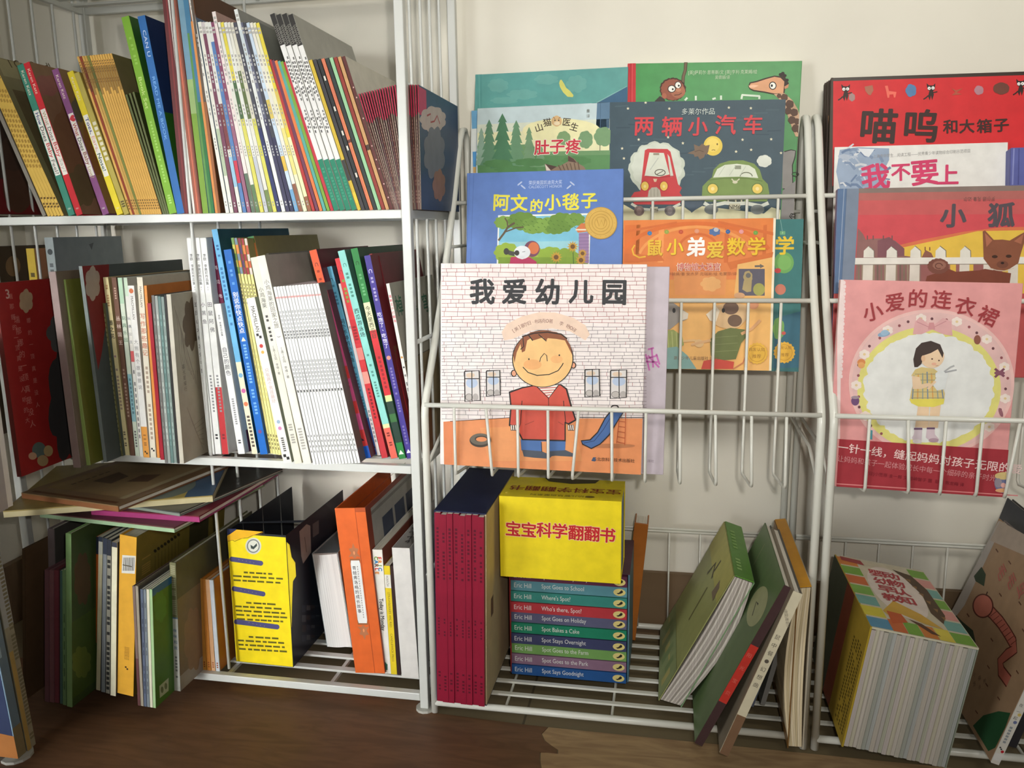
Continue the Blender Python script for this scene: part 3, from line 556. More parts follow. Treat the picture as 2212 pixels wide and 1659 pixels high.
# two plain animals meeting
f.poly([(300, 560), (400, 555), (450, 590), (485, 620), (470, 650), (430, 665), (380, 705), (300, 700)], (152, 146, 140)); f.poly([(440, 590), (485, 615), (480, 645), (435, 655)], (216, 206, 190)); f.ell(404, 598, 9, 14, (40, 36, 34)); f.poly([(300, 720), (400, 705), (450, 740), (460, 790), (430, 810), (300, 820)], (148, 158, 92))
for x in range(320, 450, 24): f.line([(x, 716), (x + 6, 810)], 5, (176, 182, 116), keep=True)
f.up(); f.poly([(300, 815), (420, 800), (480, 850), (530, 925), (300, 925)], (128, 166, 160)); f.line([(455, 770), (510, 765), (555, 770)], 12, (222, 180, 124)); f.ell(545, 782, 26, 22, (224, 184, 130))
f.poly([(585, 620), (640, 570), (700, 556), (760, 556), (810, 570), (808, 650), (770, 690), (720, 705), (660, 690), (620, 670)], (212, 176, 130)); f.poly([(583, 620), (640, 575), (660, 600), (640, 660), (605, 655)], (226, 212, 188)); f.ell(722, 585, 44, 36, (112, 86, 70)); f.ell(680, 598, 9, 13, (40, 34, 30)); f.ell(744, 655, 40, 34, (108, 84, 66)); f.ell(770, 514, 30, 16, (206, 158, 116)); f.ell(848, 565, 30, 26, (218, 150, 110))
f.poly([(606, 760), (650, 715), (720, 695), (800, 705), (806, 750), (780, 780), (750, 870), (640, 880), (610, 850)], (104, 112, 62))
for y in (740, 780, 820): f.line([(620, y + 10), (760, y)], 3, (128, 134, 84), keep=True)
f.up(); f.line([(780, 730), (840, 700), (886, 652)], 16, (212, 160, 112)); f.line([(610, 765), (560, 775), (500, 790)], 14, (216, 170, 120)); f.poly([(570, 880), (640, 868), (740, 885), (735, 925), (556, 925)], (200, 72, 56)); f.line([(735, 925), (790, 890), (810, 840)], 7, (196, 120, 80))
f.text('浙江少年儿童出版社 | 浙少', 530, 866, 22, (120, 84, 56), 0, 0, 250)
pts = [(868 + 62*(1 if k % 2 else .9)*math.cos(k*math.pi/18), 838 + 62*(1 if k % 2 else .9)*math.sin(k*math.pi/18)) for k in range(36)]; f.poly(pts, (226, 176, 66)); f.arc(868, 838, 46, 46, 0, 360, 3, (196, 142, 50)); f.text('启发认知', 866, 816, 22, (150, 104, 40)); f.text('推荐', 866, 854, 24, (150, 104, 40)); f.done()

# ---------------- rack tier 1: kindergarten book and the lilac book behind it
r, w, h, f = fbook('picture_book', 'pale lilac picture book with a pink handwritten mark, half hidden behind the brick wall book', (1015, 574), (1447, 576), .2455, off(P1, .0105), .0095, (190, 178, 186))
f.zoom(*Z3b)
for a in ((1535, 700, 1610, 780), (1525, 720, 1600, 700), (1535, 660, 1575, 650), (1560, 650, 1570, 780), (1520, 690, 1545, 800), (1590, 690, 1612, 760), (1520, 740, 1600, 745)): f.line([a[:2], a[2:]], 12, (190, 104, 168), keep=True)
f.up(); f.text('著/绘', 1560, 1078, 20, (120, 108, 116)); f.text('出版社', 1545, 1400, 20, (120, 108, 116)); f.done()

r, w, h, f = fbook('picture_book', 'white brick wall picture book with a smiling boy in a red coat on orange ground', (952, 568.6), (1398, 571), .2465, P1, .0098, (234, 224, 220))
f.zoom(*Z3b); HB = 1125
rnd = random.Random(5); y = 92; row = 0; RED = (170, 106, 100); GRY = (132, 122, 122)
while y < HB:
    hh = rnd.uniform(24, 33) if y < 420 else rnd.uniform(20, 28); c = RED if y < 500 else GRY
    if y > 96: f.line([(166 + k*136 + 0, y + 3.5*math.sin(row*1.7 + k*.9)) for k in range(11)], 3.0, c, keep=True)
    x = 166 + rnd.uniform(10, 80)
    while x < 1515:
        if y + hh < HB + 8: f.line([(x, y + 3.5*math.sin(row*1.7 + (x - 166)/136*.9)), (x + rnd.uniform(-4, 4), y + hh + 1)], 3.0, RED if rnd.random() < (.9 if y < 450 else .25) else GRY, keep=True)
        x += rnd.uniform(52, 104)
    y += hh; row += 1
f.up(); f.line([(190, 95), (205, 1120)], 2, (214, 202, 200))
f.poly([(178, 1140), (620, 1112), (1060, 1118), (1510, 1118), (1500, 1500), (182, 1425)], (222, 142, 92)); f.poly([(178, 1140), (240, 1135), (240, 1428), (182, 1425)], (214, 128, 82)); f.poly([(420, 1180), (1050, 1160), (1100, 1400), (480, 1400)], (226, 152, 98)); f.line([(222, 1137), (620, 1113)], 4, (60, 44, 36)); f.line([(1060, 1112), (1300, 1114), (1512, 1112)], 5, (50, 38, 32))
for ch, x, y, sz in (('我', 436, 276, 176), ('爱', 648, 276, 176), ('幼', 868, 278, 178), ('儿', 1092, 278, 168), ('园', 1312, 282, 178)): f.text(ch, x, y, sz, (54, 54, 56), 0, .036)
f.poly([(565, 545), (600, 490), (700, 440), (820, 412), (920, 415), (1040, 450), (1120, 500), (1150, 560), (1120, 600), (1020, 540), (900, 520), (760, 535), (640, 590), (580, 600)], (232, 204, 182))
for i, ch in enumerate('[美]塞尔日·布洛克◎著  李 艳◎译'):
    a = math.radians(128 - i*4.1); x = 850 + 330*math.cos(a)*1.02; y = 790 - 320*math.sin(a); f.text(ch, x, y, 30, (140, 92, 80), math.degrees(a) - 90, .0, keep=True)
f.up()
INK = (44, 38, 36)
# boy: coat, legs, head
f.poly([(690, 1255), (990, 1255), (985, 1340), (870, 1342), (865, 1270), (828, 1270), (830, 1340), (696, 1330)], (78, 112, 166)); f.poly([(700, 1325), (830, 1335), (900, 1365), (880, 1385), (780, 1378), (712, 1370)], (78, 84, 94)); f.poly([(870, 1335), (990, 1328), (1040, 1350), (1045, 1372), (920, 1365), (885, 1370)], (78, 84, 94)); f.line([(828, 1275), (832, 1340)], 4, INK); f.line([(866, 1275), (868, 1340)], 4, INK)
f.poly([(612, 940), (700, 910), (780, 895), (960, 890), (1000, 920), (1030, 1030), (1062, 1130), (1010, 1160), (990, 1150), (990, 1270), (700, 1262), (668, 1200), (612, 1165), (622, 1040)], INK)
f.poly([(622, 948), (705, 918), (780, 903), (955, 898), (990, 925), (1020, 1035), (1050, 1125), (1008, 1148), (982, 1140), (982, 1260), (706, 1253), (676, 1195), (622, 1155), (632, 1040)], (200, 84, 68))
f.poly([(800, 905), (940, 895), (880, 980)], (232, 226, 218))
for k in range(4): f.line([(812 + k*16, 918 + k*16), (930 - k*14, 912 + k*16)], 6, (196, 92, 84), keep=True)
f.up(); f.line([(798, 905), (876, 985), (940, 900)], 6, INK); f.line([(876, 985), (880, 1255)], 5, (96, 48, 40)); f.line([(700, 1000), (690, 1150), (676, 1195)], 5, INK); f.line([(975, 1000), (990, 1150)], 5, INK); f.line([(720, 1160), (780, 1135)], 4, (150, 64, 54)); f.line([(940, 1140), (975, 1160)], 4, (150, 64, 54))
for x0 in (628, 1008):
    for k in range(3): f.line([(x0 + k*14, 1160), (x0 + k*14 + 4, 1198)], 13, INK); f.line([(x0 + k*14, 1162), (x0 + k*14 + 4, 1194)], 7, (236, 226, 214))
f.ell(646, 818, 20, 24, INK); f.ell(647, 818, 14, 18, (226, 160, 126)); f.ell(1042, 765, 18, 22, INK); f.ell(1041, 765, 12, 16, (226, 160, 126))
f.ell(838, 722, 204, 190, INK, 6, 44); f.ell(838, 724, 197, 183, (238, 192, 128), 6, 44); f.ell(770, 760, 60, 34, (234, 172, 112)); f.ell(930, 725, 40, 26, (236, 178, 118))
f.poly([(642, 690), (660, 640), (700, 585), (760, 545), (850, 532), (930, 545), (985, 575), (1020, 630), (1035, 700), (1010, 650), (985, 600), (930, 590), (870, 585), (860, 605), (840, 580), (775, 600), (760, 585), (735, 600), (720, 670), (700, 680), (690, 625), (665, 680), (650, 750)], (140, 84, 56))
f.line([(705, 570), (712, 640), (690, 660)], 6, INK); f.line([(740, 560), (772, 602)], 7, INK); f.line([(810, 560), (862, 605)], 6, INK); f.line([(700, 575), (780, 552), (870, 545), (960, 558), (1000, 590)], 9, (60, 44, 38))
f.ell(746, 724, 5, 6, INK); f.ell(948, 698, 5, 6, INK); f.line([(818, 742), (824, 715), (848, 686), (864, 700), (868, 738)], 5, INK); f.line([(706, 776), (740, 812), (800, 832), (880, 826), (940, 800), (966, 765), (974, 750)], 6, INK)
for x, y, ww, hh in ((320, 800, 96, 205), (465, 798, 92, 172), (1118, 790, 98, 185), (1288, 795, 110, 190)):
    s_ = 8 if x < 400 else -6 if x > 1200 else 0
    q = [(x + s_*0, y + 4), (x + ww - (0 if x < 400 else 4), y), (x + ww + s_, y + hh - 8), (x + s_*.3, y + hh)]; f.poly(q, (214, 208, 204)); f.ell(x + ww*.5, y + hh*.4, ww*.4, hh*.16, (178, 192, 214)); f.ell(x + ww*.4, y + hh*.15, ww*.3, hh*.08, (216, 192, 168)); f.ell(x + ww*.3, y + hh*.86, ww*.26, hh*.12, (186, 178, 172)); f.ell(x + ww*.75, y + hh*.86, ww*.2, hh*.12, (176, 168, 164)); f.arc(x + ww*.3, y + hh*.86, ww*.24, hh*.11, 0, 360, 3, (110, 104, 102)); f.line(q, 8, INK, close=True); f.line([(x + ww*.5, y + 2), (x + ww*.52, y + hh)], 6, INK); f.line([(x, y + hh*.26), (x + ww, y + hh*.26)], 6, INK)
f.ell(425, 1262, 72, 46, (66, 58, 50)); f.ell(424, 1255, 66, 38, (106, 98, 86)); f.ell(430, 1252, 42, 20, (66, 58, 50)); f.ell(432, 1255, 36, 16, (222, 142, 92))
f.ell(1300, 1298, 150, 14, (180, 116, 76)); f.line([(1345, 1120), (1328, 1280)], 5, (176, 86, 50)); f.line([(1388, 1060), (1382, 1295)], 5, (176, 86, 50))
for k in range(5): f.line([(1344 - k*4, 1135 + k*34), (1385, 1140 + k*36)], 5, (176, 86, 50), keep=True)
f.up(); f.poly([(1090, 1262), (1150, 1255), (1200, 1205), (1250, 1110), (1290, 1060), (1385, 1062), (1340, 1130), (1280, 1230), (1220, 1290), (1160, 1320), (1100, 1290)], INK); f.poly([(1096, 1268), (1155, 1262), (1206, 1210), (1256, 1115), (1295, 1068), (1375, 1068), (1334, 1128), (1274, 1225), (1216, 1284), (1160, 1312), (1104, 1284)], (72, 104, 156)); f.line([(1110, 1280), (1180, 1265), (1240, 1190), (1300, 1090)], 4, (44, 62, 100)); f.arc(1316, 1046, 24, 16, 0, 180, 8, INK)
f.text('北京科学技术出版社', 1322, 1392, 27, (70, 46, 36), 0, .006, 244); f.poly([(1160, 1398), (1172, 1374), (1192, 1374), (1186, 1386), (1194, 1390), (1184, 1402)], (70, 84, 110)); f.done()

# ---------------- right rack: cat book, white book, fox book, pink dress book, blue edge
for i in range(3):
    r, w, h, f = fbook('picture_book', 'black-edged red cat picture book, %s copy behind the front one' % ('third', 'second', 'first')[i], (1781.5 + i*4, 178.5 - i*2.6), (2296, 164 - i*3), .2525, off(P3, .0295 - i*.009), .0085, (60, 44, 36), side=(50, 38, 32), pages=(190, 132, 76), group='red cat picture books')
    f.poly([(1781 + i*4, 250), (1783.5 + i*4, 250), (1787 + i*4, 420), (1784 + i*4, 420)], (176, 124, 70)); f.done('edge_print')
r, w, h, f = fbook('picture_book', 'red picture book with black cats in a row and black title letters, at top right', (1795, 168), (2301, 151), .2535, off(P3, .0025), .0085, (58, 46, 38), side=(50, 38, 32), pages=(190, 132, 76), group='red cat picture books')
f.zoom(*Z7b); RD = (208, 44, 48); f.poly([(255, 177), (1860, 126), (1860, 900), (240, 900)], RD); f.poly([(240, 152), (255, 152), (250, 900), (222, 900)], (70, 56, 46))
def cat(x, y, k=1):
    f.poly([(x - 30*k, y - 45*k), (x - 26*k, y - 12*k), (x - 20*k, y + 5*k), (x + 22*k, y + 5*k), (x + 28*k, y - 12*k), (x + 30*k, y - 45*k), (x + 16*k, y - 30*k), (x - 14*k, y - 30*k)], (40, 30, 28)); f.ell(x - 12*k, y - 10*k, 11*k, 11*k, (238, 234, 228)); f.ell(x + 14*k, y - 12*k, 11*k, 11*k, (238, 234, 228)); f.ell(x - 10*k, y - 9*k, 3, 3, (20, 20, 20)); f.ell(x + 13*k, y - 11*k, 3, 3, (20, 20, 20))
    f.poly([(x - 10*k, y + 5*k), (x + 14*k, y + 5*k), (x + 20*k, y + 35*k), (x + 8*k, y + 72*k), (x, y + 40*k), (x - 8*k, y + 74*k), (x - 20*k, y + 45*k)], (50, 34, 30)); f.line([(x - 18*k, y + 40*k), (x - 34*k, y + 55*k), (x - 52*k, y + 66*k)], 9*k, (50, 34, 30)); f.line([(x + 14*k, y + 20*k), (x + 44*k, y + 14*k)], 8*k, (50, 34, 30))
cat(340, 242); f.blob(384, 288, 20, 26, (160, 130, 126), 6, .1, 3); cat(928, 236); cat(1545, 206)
f.poly([(470, 215), (525, 205), (532, 240), (512, 275), (495, 270), (476, 245)], (172, 106, 84)); f.poly([(610, 210), (630, 208), (638, 245), (690, 252), (682, 290), (672, 290), (668, 268), (642, 270), (640, 292), (628, 292), (620, 250)], (236, 110, 92)); f.blob(790, 242, 34, 40, (86, 126, 170), 5, .15, 2); f.poly([(1065, 225), (1100, 240), (1150, 225), (1105, 255), (1140, 268), (1070, 275), (1095, 252)], (176, 84, 62)); f.blob(1258, 240, 30, 30, (176, 128, 138), 5, .1, 2); f.blob(1412, 228, 54, 40, (110, 62, 50), 6, .06, 2)
f.text('喵', 570, 486, 252, (58, 36, 32), -3, .03); f.text('呜', 860, 484, 238, (58, 36, 32), -3, .03)
for ch, x, y in (('和', 1060, 490), ('大', 1175, 488), ('箱', 1295, 486), ('子', 1412, 482)): f.text(ch, x, y, 100, (62, 38, 34), 2, .028)
f.done()

r, w, h, f = fbook('picture_book', 'white picture book with grey-blue brush strokes and pink title letters', (1803, 318), (2177, 307.5), .192, (-.0985, .566, .195), .0032, (228, 226, 220), hard=False)
f.zoom(*Z7b)
f.poly([(300, 650), (420, 632), (640, 640), (640, 720), (600, 800), (640, 920), (300, 920), (275, 800)], (150, 166, 188))
rnd = random.Random(11)
for k in range(34):
    x = rnd.uniform(290, 600); y = rnd.uniform(650, 890); a = rnd.uniform(30, 80); b = rnd.uniform(-50, 50); f.line([(x, y), (x + a*.5, y + b*.3 - 10), (x + a, y + b)], rnd.uniform(8, 22), ((206, 210, 214), (128, 146, 172), (176, 186, 200), (108, 128, 158))[k % 4], keep=k % 3 < 2)
f.up(); f.poly([(425, 640), (540, 645), (500, 700), (470, 690)], (220, 224, 228))
f.text('上海市中学生…阅读工程——优秀青少年读物综合印刷示范项目', 860, 676, 28, (150, 148, 146), 2, 0, 620)
for ch, x, y, sz, a in (('我', 545, 836, 190, 6), ('不', 720, 806, 130, 2), ('要', 884, 808, 186, 4), ('上', 1042, 820, 150, 0)): f.text(ch, x, y, sz, (206, 62, 104), a, .03)
f.done()

r, w, h, f = fbook('picture_book', 'grey-blue spined picture book with a brown fox by a white picket fence', (1809, 408), (2330, 398), .222, off(P2, .0005), .0098, (190, 90, 90), side=(82, 102, 140))
f.zoom(*Z7b)
f.poly([(285, 918), (1990, 886), (1990, 990), (280, 1000)], (134, 116, 108)); f.poly([(284, 950), (1990, 925), (1990, 1100), (280, 1100)], (178, 104, 98)); f.poly([(283, 1000), (1990, 985), (1990, 1340), (270, 1340)], (198, 92, 92)); f.poly([(280, 1100), (1990, 1090), (1990, 1340), (270, 1340)], (206, 80, 86))
f.poly([(650, 1320), (860, 1270), (1150, 1215), (1400, 1185), (1990, 1170), (1990, 1640), (600, 1640)], (214, 116, 78)); f.poly([(700, 1330), (980, 1270), (1250, 1210), (1990, 1195), (1990, 1640), (600, 1640)], (224, 186, 76))
f.poly([(425, 1190), (460, 1230), (480, 1270), (520, 1262), (600, 1260), (680, 1275), (745, 1330), (745, 1380), (900, 1400), (900, 1640), (400, 1640)], (142, 102, 98)); f.poly([(560, 1275), (640, 1250), (745, 1330), (745, 1380), (560, 1390)], (128, 84, 90))
for x in (490, 530, 600, 660): f.line([(x, 1270), (x, 1240)], 8, (118, 84, 84), keep=True)
for k in range(18): f.line([(430 + k*26, 1410), (430 + k*26, 1640)], 12, ((128, 112, 96), (150, 132, 112), (116, 98, 88))[k % 3], keep=True)
f.up(); f.poly([(860, 1400), (890, 1340), (930, 1360), (950, 1400)], (140, 92, 76)); f.line([(888, 1345), (888, 1318)], 6, (110, 60, 50)); f.line([(920, 1345), (920, 1320)], 6, (110, 60, 50)); f.poly([(860, 1440), (1500, 1440), (1500, 1640), (860, 1640)], (150, 96, 92))
for k in range(4): f.rect(1060 + k*120, 1440, 1100 + k*120, 1500, (218, 180, 76), keep=True)
f.up()
for x in (500, 658, 822, 995, 1165, 1330, 1500, 1660):
    f.poly([(x - 37, 1392), (x - 35, 1345), (x, 1312), (x + 36, 1345), (x + 37, 1392)], (222, 218, 206), keep=True); f.poly([(x - 40, 1440), (x + 28, 1440), (x + 24, 1640), (x - 46, 1640)], (216, 208, 196), keep=True); f.line([(x - 5, 1312), (x + 36, 1345), (x + 37, 1390)], 5, (120, 110, 96), keep=True)
f.up(); f.poly([(400, 1395), (1990, 1385), (1990, 1432), (398, 1440)], (226, 222, 212)); f.line([(398, 1441), (1990, 1434)], 5, (140, 130, 116))
f.poly([(1300, 1470), (1260, 1480), (1100, 1490), (1050, 1470), (960, 1500), (900, 1520), (870, 1640), (1460, 1640), (1480, 1500)], (124, 68, 52)); f.blob(978, 1452, 72, 52, (122, 76, 64), 16, .05, 4); f.blob(985, 1445, 44, 30, (150, 104, 88), 12, .06, 5); f.arc(982, 1450, 24, 18, 0, 300, 6, (100, 62, 52))
f.poly([(1284, 1212), (1300, 1205), (1360, 1270), (1420, 1268), (1470, 1275), (1530, 1240), (1575, 1215), (1570, 1290), (1545, 1370), (1530, 1430), (1470, 1470), (1420, 1485), (1340, 1465), (1290, 1400)], (136, 84, 62)); f.poly([(1300, 1222), (1350, 1275), (1310, 1320)], (176, 110, 84)); f.poly([(1500, 1280), (1565, 1230), (1550, 1300)], (170, 106, 80)); f.ell(1367, 1386, 20, 11, (66, 44, 34)); f.ell(1463, 1383, 20, 11, (66, 44, 34)); f.ell(1420, 1440, 40, 26, (116, 72, 56)); f.ell(1420, 1430, 12, 8, (50, 34, 30)); f.line([(1330, 1465), (1380, 1480), (1440, 1485), (1500, 1465)], 5, (206, 190, 170))
f.poly([(285, 918), (432, 914), (425, 1100), (400, 1500), (395, 1640), (240, 1640)], (122, 134, 152)); f.poly([(285, 918), (345, 916), (310, 1640), (240, 1640)], (92, 116, 150)); f.line([(330, 917), (290, 1600)], 5, (150, 164, 184)); f.line([(348, 917), (310, 1600)], 4, (84, 104, 134))
f.text('罗尔德·克鲁·达尔', 1260, 990, 34, (120, 84, 80), 180, 0, 200)
for ch, x, y, sz in (('小', 1082, 1104, 170), ('狐', 1412, 1098, 176)): f.text(ch, x, y, sz, (88, 78, 84), 0, .038)
f.done()

r, w, h, f = fbook('picture_book', 'glossy violet-blue hardback edge beside the white book at the right border of the picture', (2184, 319), (2420, 312), .17, (-.114, .566, .195), .016, (92, 98, 160))
f.zoom(*Z7b); f.line([(1500, 640), (1490, 890)], 10, (130, 136, 190)); f.line([(1535, 640), (1530, 890)], 8, (74, 78, 136)); f.done()

r, w, h, f = fbook('picture_book', 'pink picture book with a girl holding a white rabbit in an oval wreath', (1816, 604), (2211, 612), .2325, P1, .0085, (226, 158, 156), side=(232, 200, 196))
f.zoom(*Z8b)
f.poly([(285, 130), (305, 132), (300, 400), (285, 700), (280, 1150), (262, 1150), (262, 400)], (236, 216, 212))
for k in range(26): f.ell(310 - k*.9 + (2 if k % 2 else -2), 150 + k*24, 8, 12, (236, 214, 212), keep=True)
f.up(); f.ell(866, 790, 530, 470, (234, 190, 184), 0, 60); f.ell(866, 790, 510, 450, (226, 186, 182), 0, 60)
f.ell(850, 830, 460, 400, (224, 216, 128), 0, 60); f.blob(850, 825, 410, 345, (228, 228, 224), 24, .025, 3)
for k in range(30):
    a = math.radians(-40 + k*9.2); x = 866 + 482*math.cos(a); y = 800 - 425*math.sin(a)
    if k % 3 == 0: f.blob(x, y, 30, 26, (238, 222, 212), 6, .2, k); f.ell(x, y, 9, 8, (226, 200, 150))
    else: f.ell(x + (8 if k % 2 else -8), y + 6, 9, 9, ((110, 72, 76), (150, 88, 92))[k % 2], keep=True)
f.up(); f.poly([(745, 480), (760, 400), (790, 370), (850, 420), (880, 420), (940, 375), (990, 400), (1000, 490), (940, 480), (870, 450), (800, 480)], (222, 170, 170)); f.poly([(850, 405), (880, 405), (888, 450), (842, 450)], (206, 146, 148)); f.line([(770, 400), (850, 435)], 4, (196, 136, 140)); f.line([(960, 395), (880, 435)], 4, (196, 136, 140))
f.ell(560, 480, 40, 16, (142, 170, 196), 10); f.ell(566, 470, 26, 18, (158, 186, 208), 10); f.ell(416, 660, 26, 22, (214, 140, 86)); f.ell(416, 678, 22, 20, (226, 166, 104)); f.ell(377, 906, 26, 30, (112, 80, 118)); f.ell(377, 884, 26, 10, (160, 140, 150)); f.ell(1158, 515, 22, 30, (146, 92, 78)); f.line([(1270, 700), (1330, 750)], 14, (128, 78, 96)); f.line([(1330, 700), (1270, 755)], 14, (128, 78, 96)); f.ell(1300, 728, 34, 14, (138, 88, 104)); f.ell(1308, 980, 12, 30, (150, 100, 110), 20); f.poly([(455, 1110), (470, 1090), (488, 1095), (486, 1155), (468, 1150)], (76, 140, 150))
# girl with a rabbit
SK = (232, 202, 168)
f.poly([(778, 940), (850, 940), (845, 1080), (758, 1080)], SK); f.poly([(858, 940), (925, 930), (905, 1080), (846, 1080)], SK)
f.poly([(758, 1075), (806, 1075), (800, 1180), (748, 1170), (740, 1140), (752, 1120)], (206, 190, 198)); f.poly([(836, 1075), (884, 1075), (886, 1120), (912, 1150), (905, 1172), (850, 1160), (828, 1140)], (206, 186, 194)); f.line([(752, 1085), (806, 1085)], 12, (112, 86, 112)); f.line([(834, 1082), (886, 1082)], 12, (112, 86, 112)); f.ell(772, 1165, 28, 14, (216, 206, 206)); f.ell(878, 1158, 32, 14, (176, 148, 160))
DR = (214, 192, 130); f.poly([(800, 690), (880, 700), (905, 720), (950, 860), (945, 900), (725, 900), (735, 840), (760, 760), (735, 745), (760, 705)], DR)
for k in range(7): f.line([(752 + k*28, 720 + abs(3 - k)*8), (742 + k*33, 900)], 7, ((120, 140, 160), (216, 160, 90), (150, 160, 150))[k % 3], keep=True)
f.up()
for k in range(5): f.line([(758 - k*6, 735 + k*38), (905 + k*10, 735 + k*38)], 4, (150, 146, 120), keep=True)
f.up(); f.poly([(722, 895), (948, 892), (942, 925), (880, 945), (780, 942), (735, 920)], (226, 212, 96)); f.poly([(740, 745), (790, 755), (800, 800), (850, 790), (870, 805), (800, 830), (745, 830)], SK)
f.ell(868, 622, 78, 74, SK); f.poly([(755, 690), (748, 640), (765, 570), (800, 535), (860, 522), (920, 545), (942, 600), (935, 632), (905, 575), (860, 600), (815, 615), (800, 670), (775, 690)], (74, 62, 58)); f.ell(812, 635, 14, 20, (226, 186, 150)); f.ell(868, 638, 6, 5, (90, 66, 56)); f.ell(912, 648, 5, 5, (90, 66, 56)); f.ell(880, 670, 16, 9, (230, 176, 150)); f.line([(890, 682), (908, 680)], 3, (170, 110, 96))
f.blob(930, 742, 40, 30, (226, 228, 226), 8, .06, 3); f.poly([(900, 750), (965, 760), (950, 830), (900, 840), (870, 800)], (222, 224, 222)); f.line([(945, 720), (985, 690), (1010, 680)], 10, (176, 176, 176)); f.line([(950, 724), (1000, 712), (1025, 708)], 9, (166, 166, 168)); f.line([(840, 830), (870, 800), (890, 780)], 14, SK)
f.poly([(275, 1150), (1440, 1225), (1440, 1700), (240, 1700)], (164, 56, 64)); f.line([(256, 1436), (1416, 1512)], 7, (216, 132, 132))
for i, ch in enumerate('小爱的连衣裙'):
    x, y, a = ((490, 335, 14), (628, 275, 8), (778, 250, 0), (930, 258, -4), (1082, 300, -12), (1228, 362, -22))[i]; f.text(ch, x, y, 124, (158, 62, 66), a, .018)
f.text('一针一线，缝起妈妈对孩子无限的爱', 842, 1272, 66, (236, 206, 202), -4.2, .012, 1085); f.text('让妈妈和孩子一起体验成长中每一个细碎的亲子时光', 762, 1336, 44, (212, 146, 148), -4.2, 0, 940); f.text('[日]小笠原 圭一郎 文·岩崎智子 图  彭懿 周龙梅 译', 760, 1406, 26, (120, 34, 44), -3.8, 0, 570)
f.ell(1325, 1430, 60, 66, (112, 116, 150)); f.ell(1325, 1385, 58, 24, (214, 190, 130)); f.ell(1360, 1425, 26, 34, (70, 86, 140)); f.ell(1290, 1430, 24, 30, (150, 140, 150)); f.ell(1322, 1445, 16, 16, (222, 170, 160)); f.ell(1325, 1478, 54, 14, (222, 166, 120)); f.done()

# ================================================================ books in rows: helper with printing
def dim(c, k): return tuple(int(v*k) for v in c)
BLK = (52, 50, 50)
def sp(name, label, xb, pyb, xt, pyt, tpx, z0, yf=None, d=.19, col=(226, 224, 216), right=None, b=(), tx=(), group=None, hard=False, k=.97, left=None, cat='book', keepf=False, pages=PAGE):
    """b: bands (from top, to top, colour); tx: lettering (string or dash count, from, to, colour, mode, size)"""
    r, t, h = spine(name, label, xb, pyb, xt, pyt, tpx, z0, yf, d, col, group, right, left, hard, k, cat, pages)
    f = F_spine(r); f.fill(.00001, .00001, t - .00001, h - .00001, col)
    for a, c, cc in b: f.fill(.00003, (1 - c)*h, t - .00003, (1 - a)*h, cc)
    for e in tx:
        s, a, c, cc = e[:4]; mode = e[4] if len(e) > 4 else 'c'; sz = (e[5] if len(e) > 5 else .78)*t; u = (e[6] if len(e) > 6 else .5)*t
        if mode == 'c': f.column(s, u, (1 - a)*h, (1 - c)*h, sz, cc, .012)
        elif mode == 'r': f.utext(s, u, (1 - (a + c)/2)*h, sz, cc, -90, .012, (c - a)*h)
        elif mode == 'u': f.utext(s, u, (1 - (a + c)/2)*h, sz, cc, 90, .012, (c - a)*h)
        else: f.marks(u - sz*.42, u + sz*.42, (1 - c)*h, (1 - a)*h, cc, s, .62, int(a*97))
    if keepf: return r, t, h, f
    f.done('spine_print')
    return r, t, h

# ---------------- top shelf
YT = -.2500
def top(name, label, xb, xt, yt, t, **k):
    k.setdefault('d', .185); return sp(name, label, xb, 462, xt, yt, t, Z2, yf=k.pop('yf', YT), **k)
r, t, h = top('picture_book', 'dark brown picture book with a red foot, leftmost on the top shelf', -34, -190, 105, 26, col=(60, 42, 34), right=(66, 46, 38), hard=True, d=.2)
f = F_right(r, t); f.fill(0, 0, .2, h*.22, (120, 36, 36)); f.ell(40, 400, 34, 60, (92, 62, 46)); f.ell(30, 330, 30, 40, (80, 56, 44)); f.done()
top('picture_book', 'thin grey hardback edge just left of the gold-backed books on the top shelf', 92, -57, 128, 9.5, col=(128, 122, 112), right=(120, 110, 90), hard=True)
GOLD = (196, 162, 74)
for i in range(5):
    r, t, h, f = top('story_book', '%s from left of the five gold foil spined storybooks on the top shelf' % ORD[i], 103 + 7.2*i, -49 + 6.2*i, 119 + i*1.0, 7.4, col=(206, 170, 80), right=(150, 138, 100), group='gold foil spined storybooks', tx=[(7, .04, .14, (110, 84, 30), 'm'), (16, .2, .7, (160, 124, 50), 'm'), (5, .86, .95, (90, 66, 26), 'm')], keepf=True)
    f.done('spine_print')
f = F_right(r, t); f.fill(.006, h*.88, .15, h*.995, (176, 164, 124)); f.text('I Can Read!', 66, 141, 18, (96, 80, 54), 8, .01, 96); f.fill(.01, h*.1, .13, h*.80, (120, 100, 70)); f.done()
WH = (228, 224, 214)
def katz(lab, xb, xt, yt, col, words, rc, tw=16.5):
    r, t, h, f = top('board_book', lab, xb, xt, yt, tw, col=col, right=rc, d=.175, hard=True, keepf=True)
    f.fill(.1*t, .27*h, .9*t, .70*h, WH); n = len(words); 
    f.utext('Karen Katz' if xb > 0 else '', t*.5, h*.88, t*.62, (226, 210, 190), -90, 0, h*.16)
    v = .69
    for wd, c, ln in words: f.utext(wd, t*.5, h*(v - ln/2), t*.8, c, -90, .012, h*ln*.86); v -= ln
    f.utext('S&S', t*.5, h*.045, t*.3, WH); f.done('spine_print'); return r, t, h
katz('teal spined board book with a white title panel on the top shelf', 148, 37, 142, (58, 128, 108), [('How', (40, 70, 120), .09), ('Does', (70, 66, 62), .11), ('Baby', (196, 60, 60), .11), ('Feel?', (120, 116, 110), .11)], (160, 130, 100))
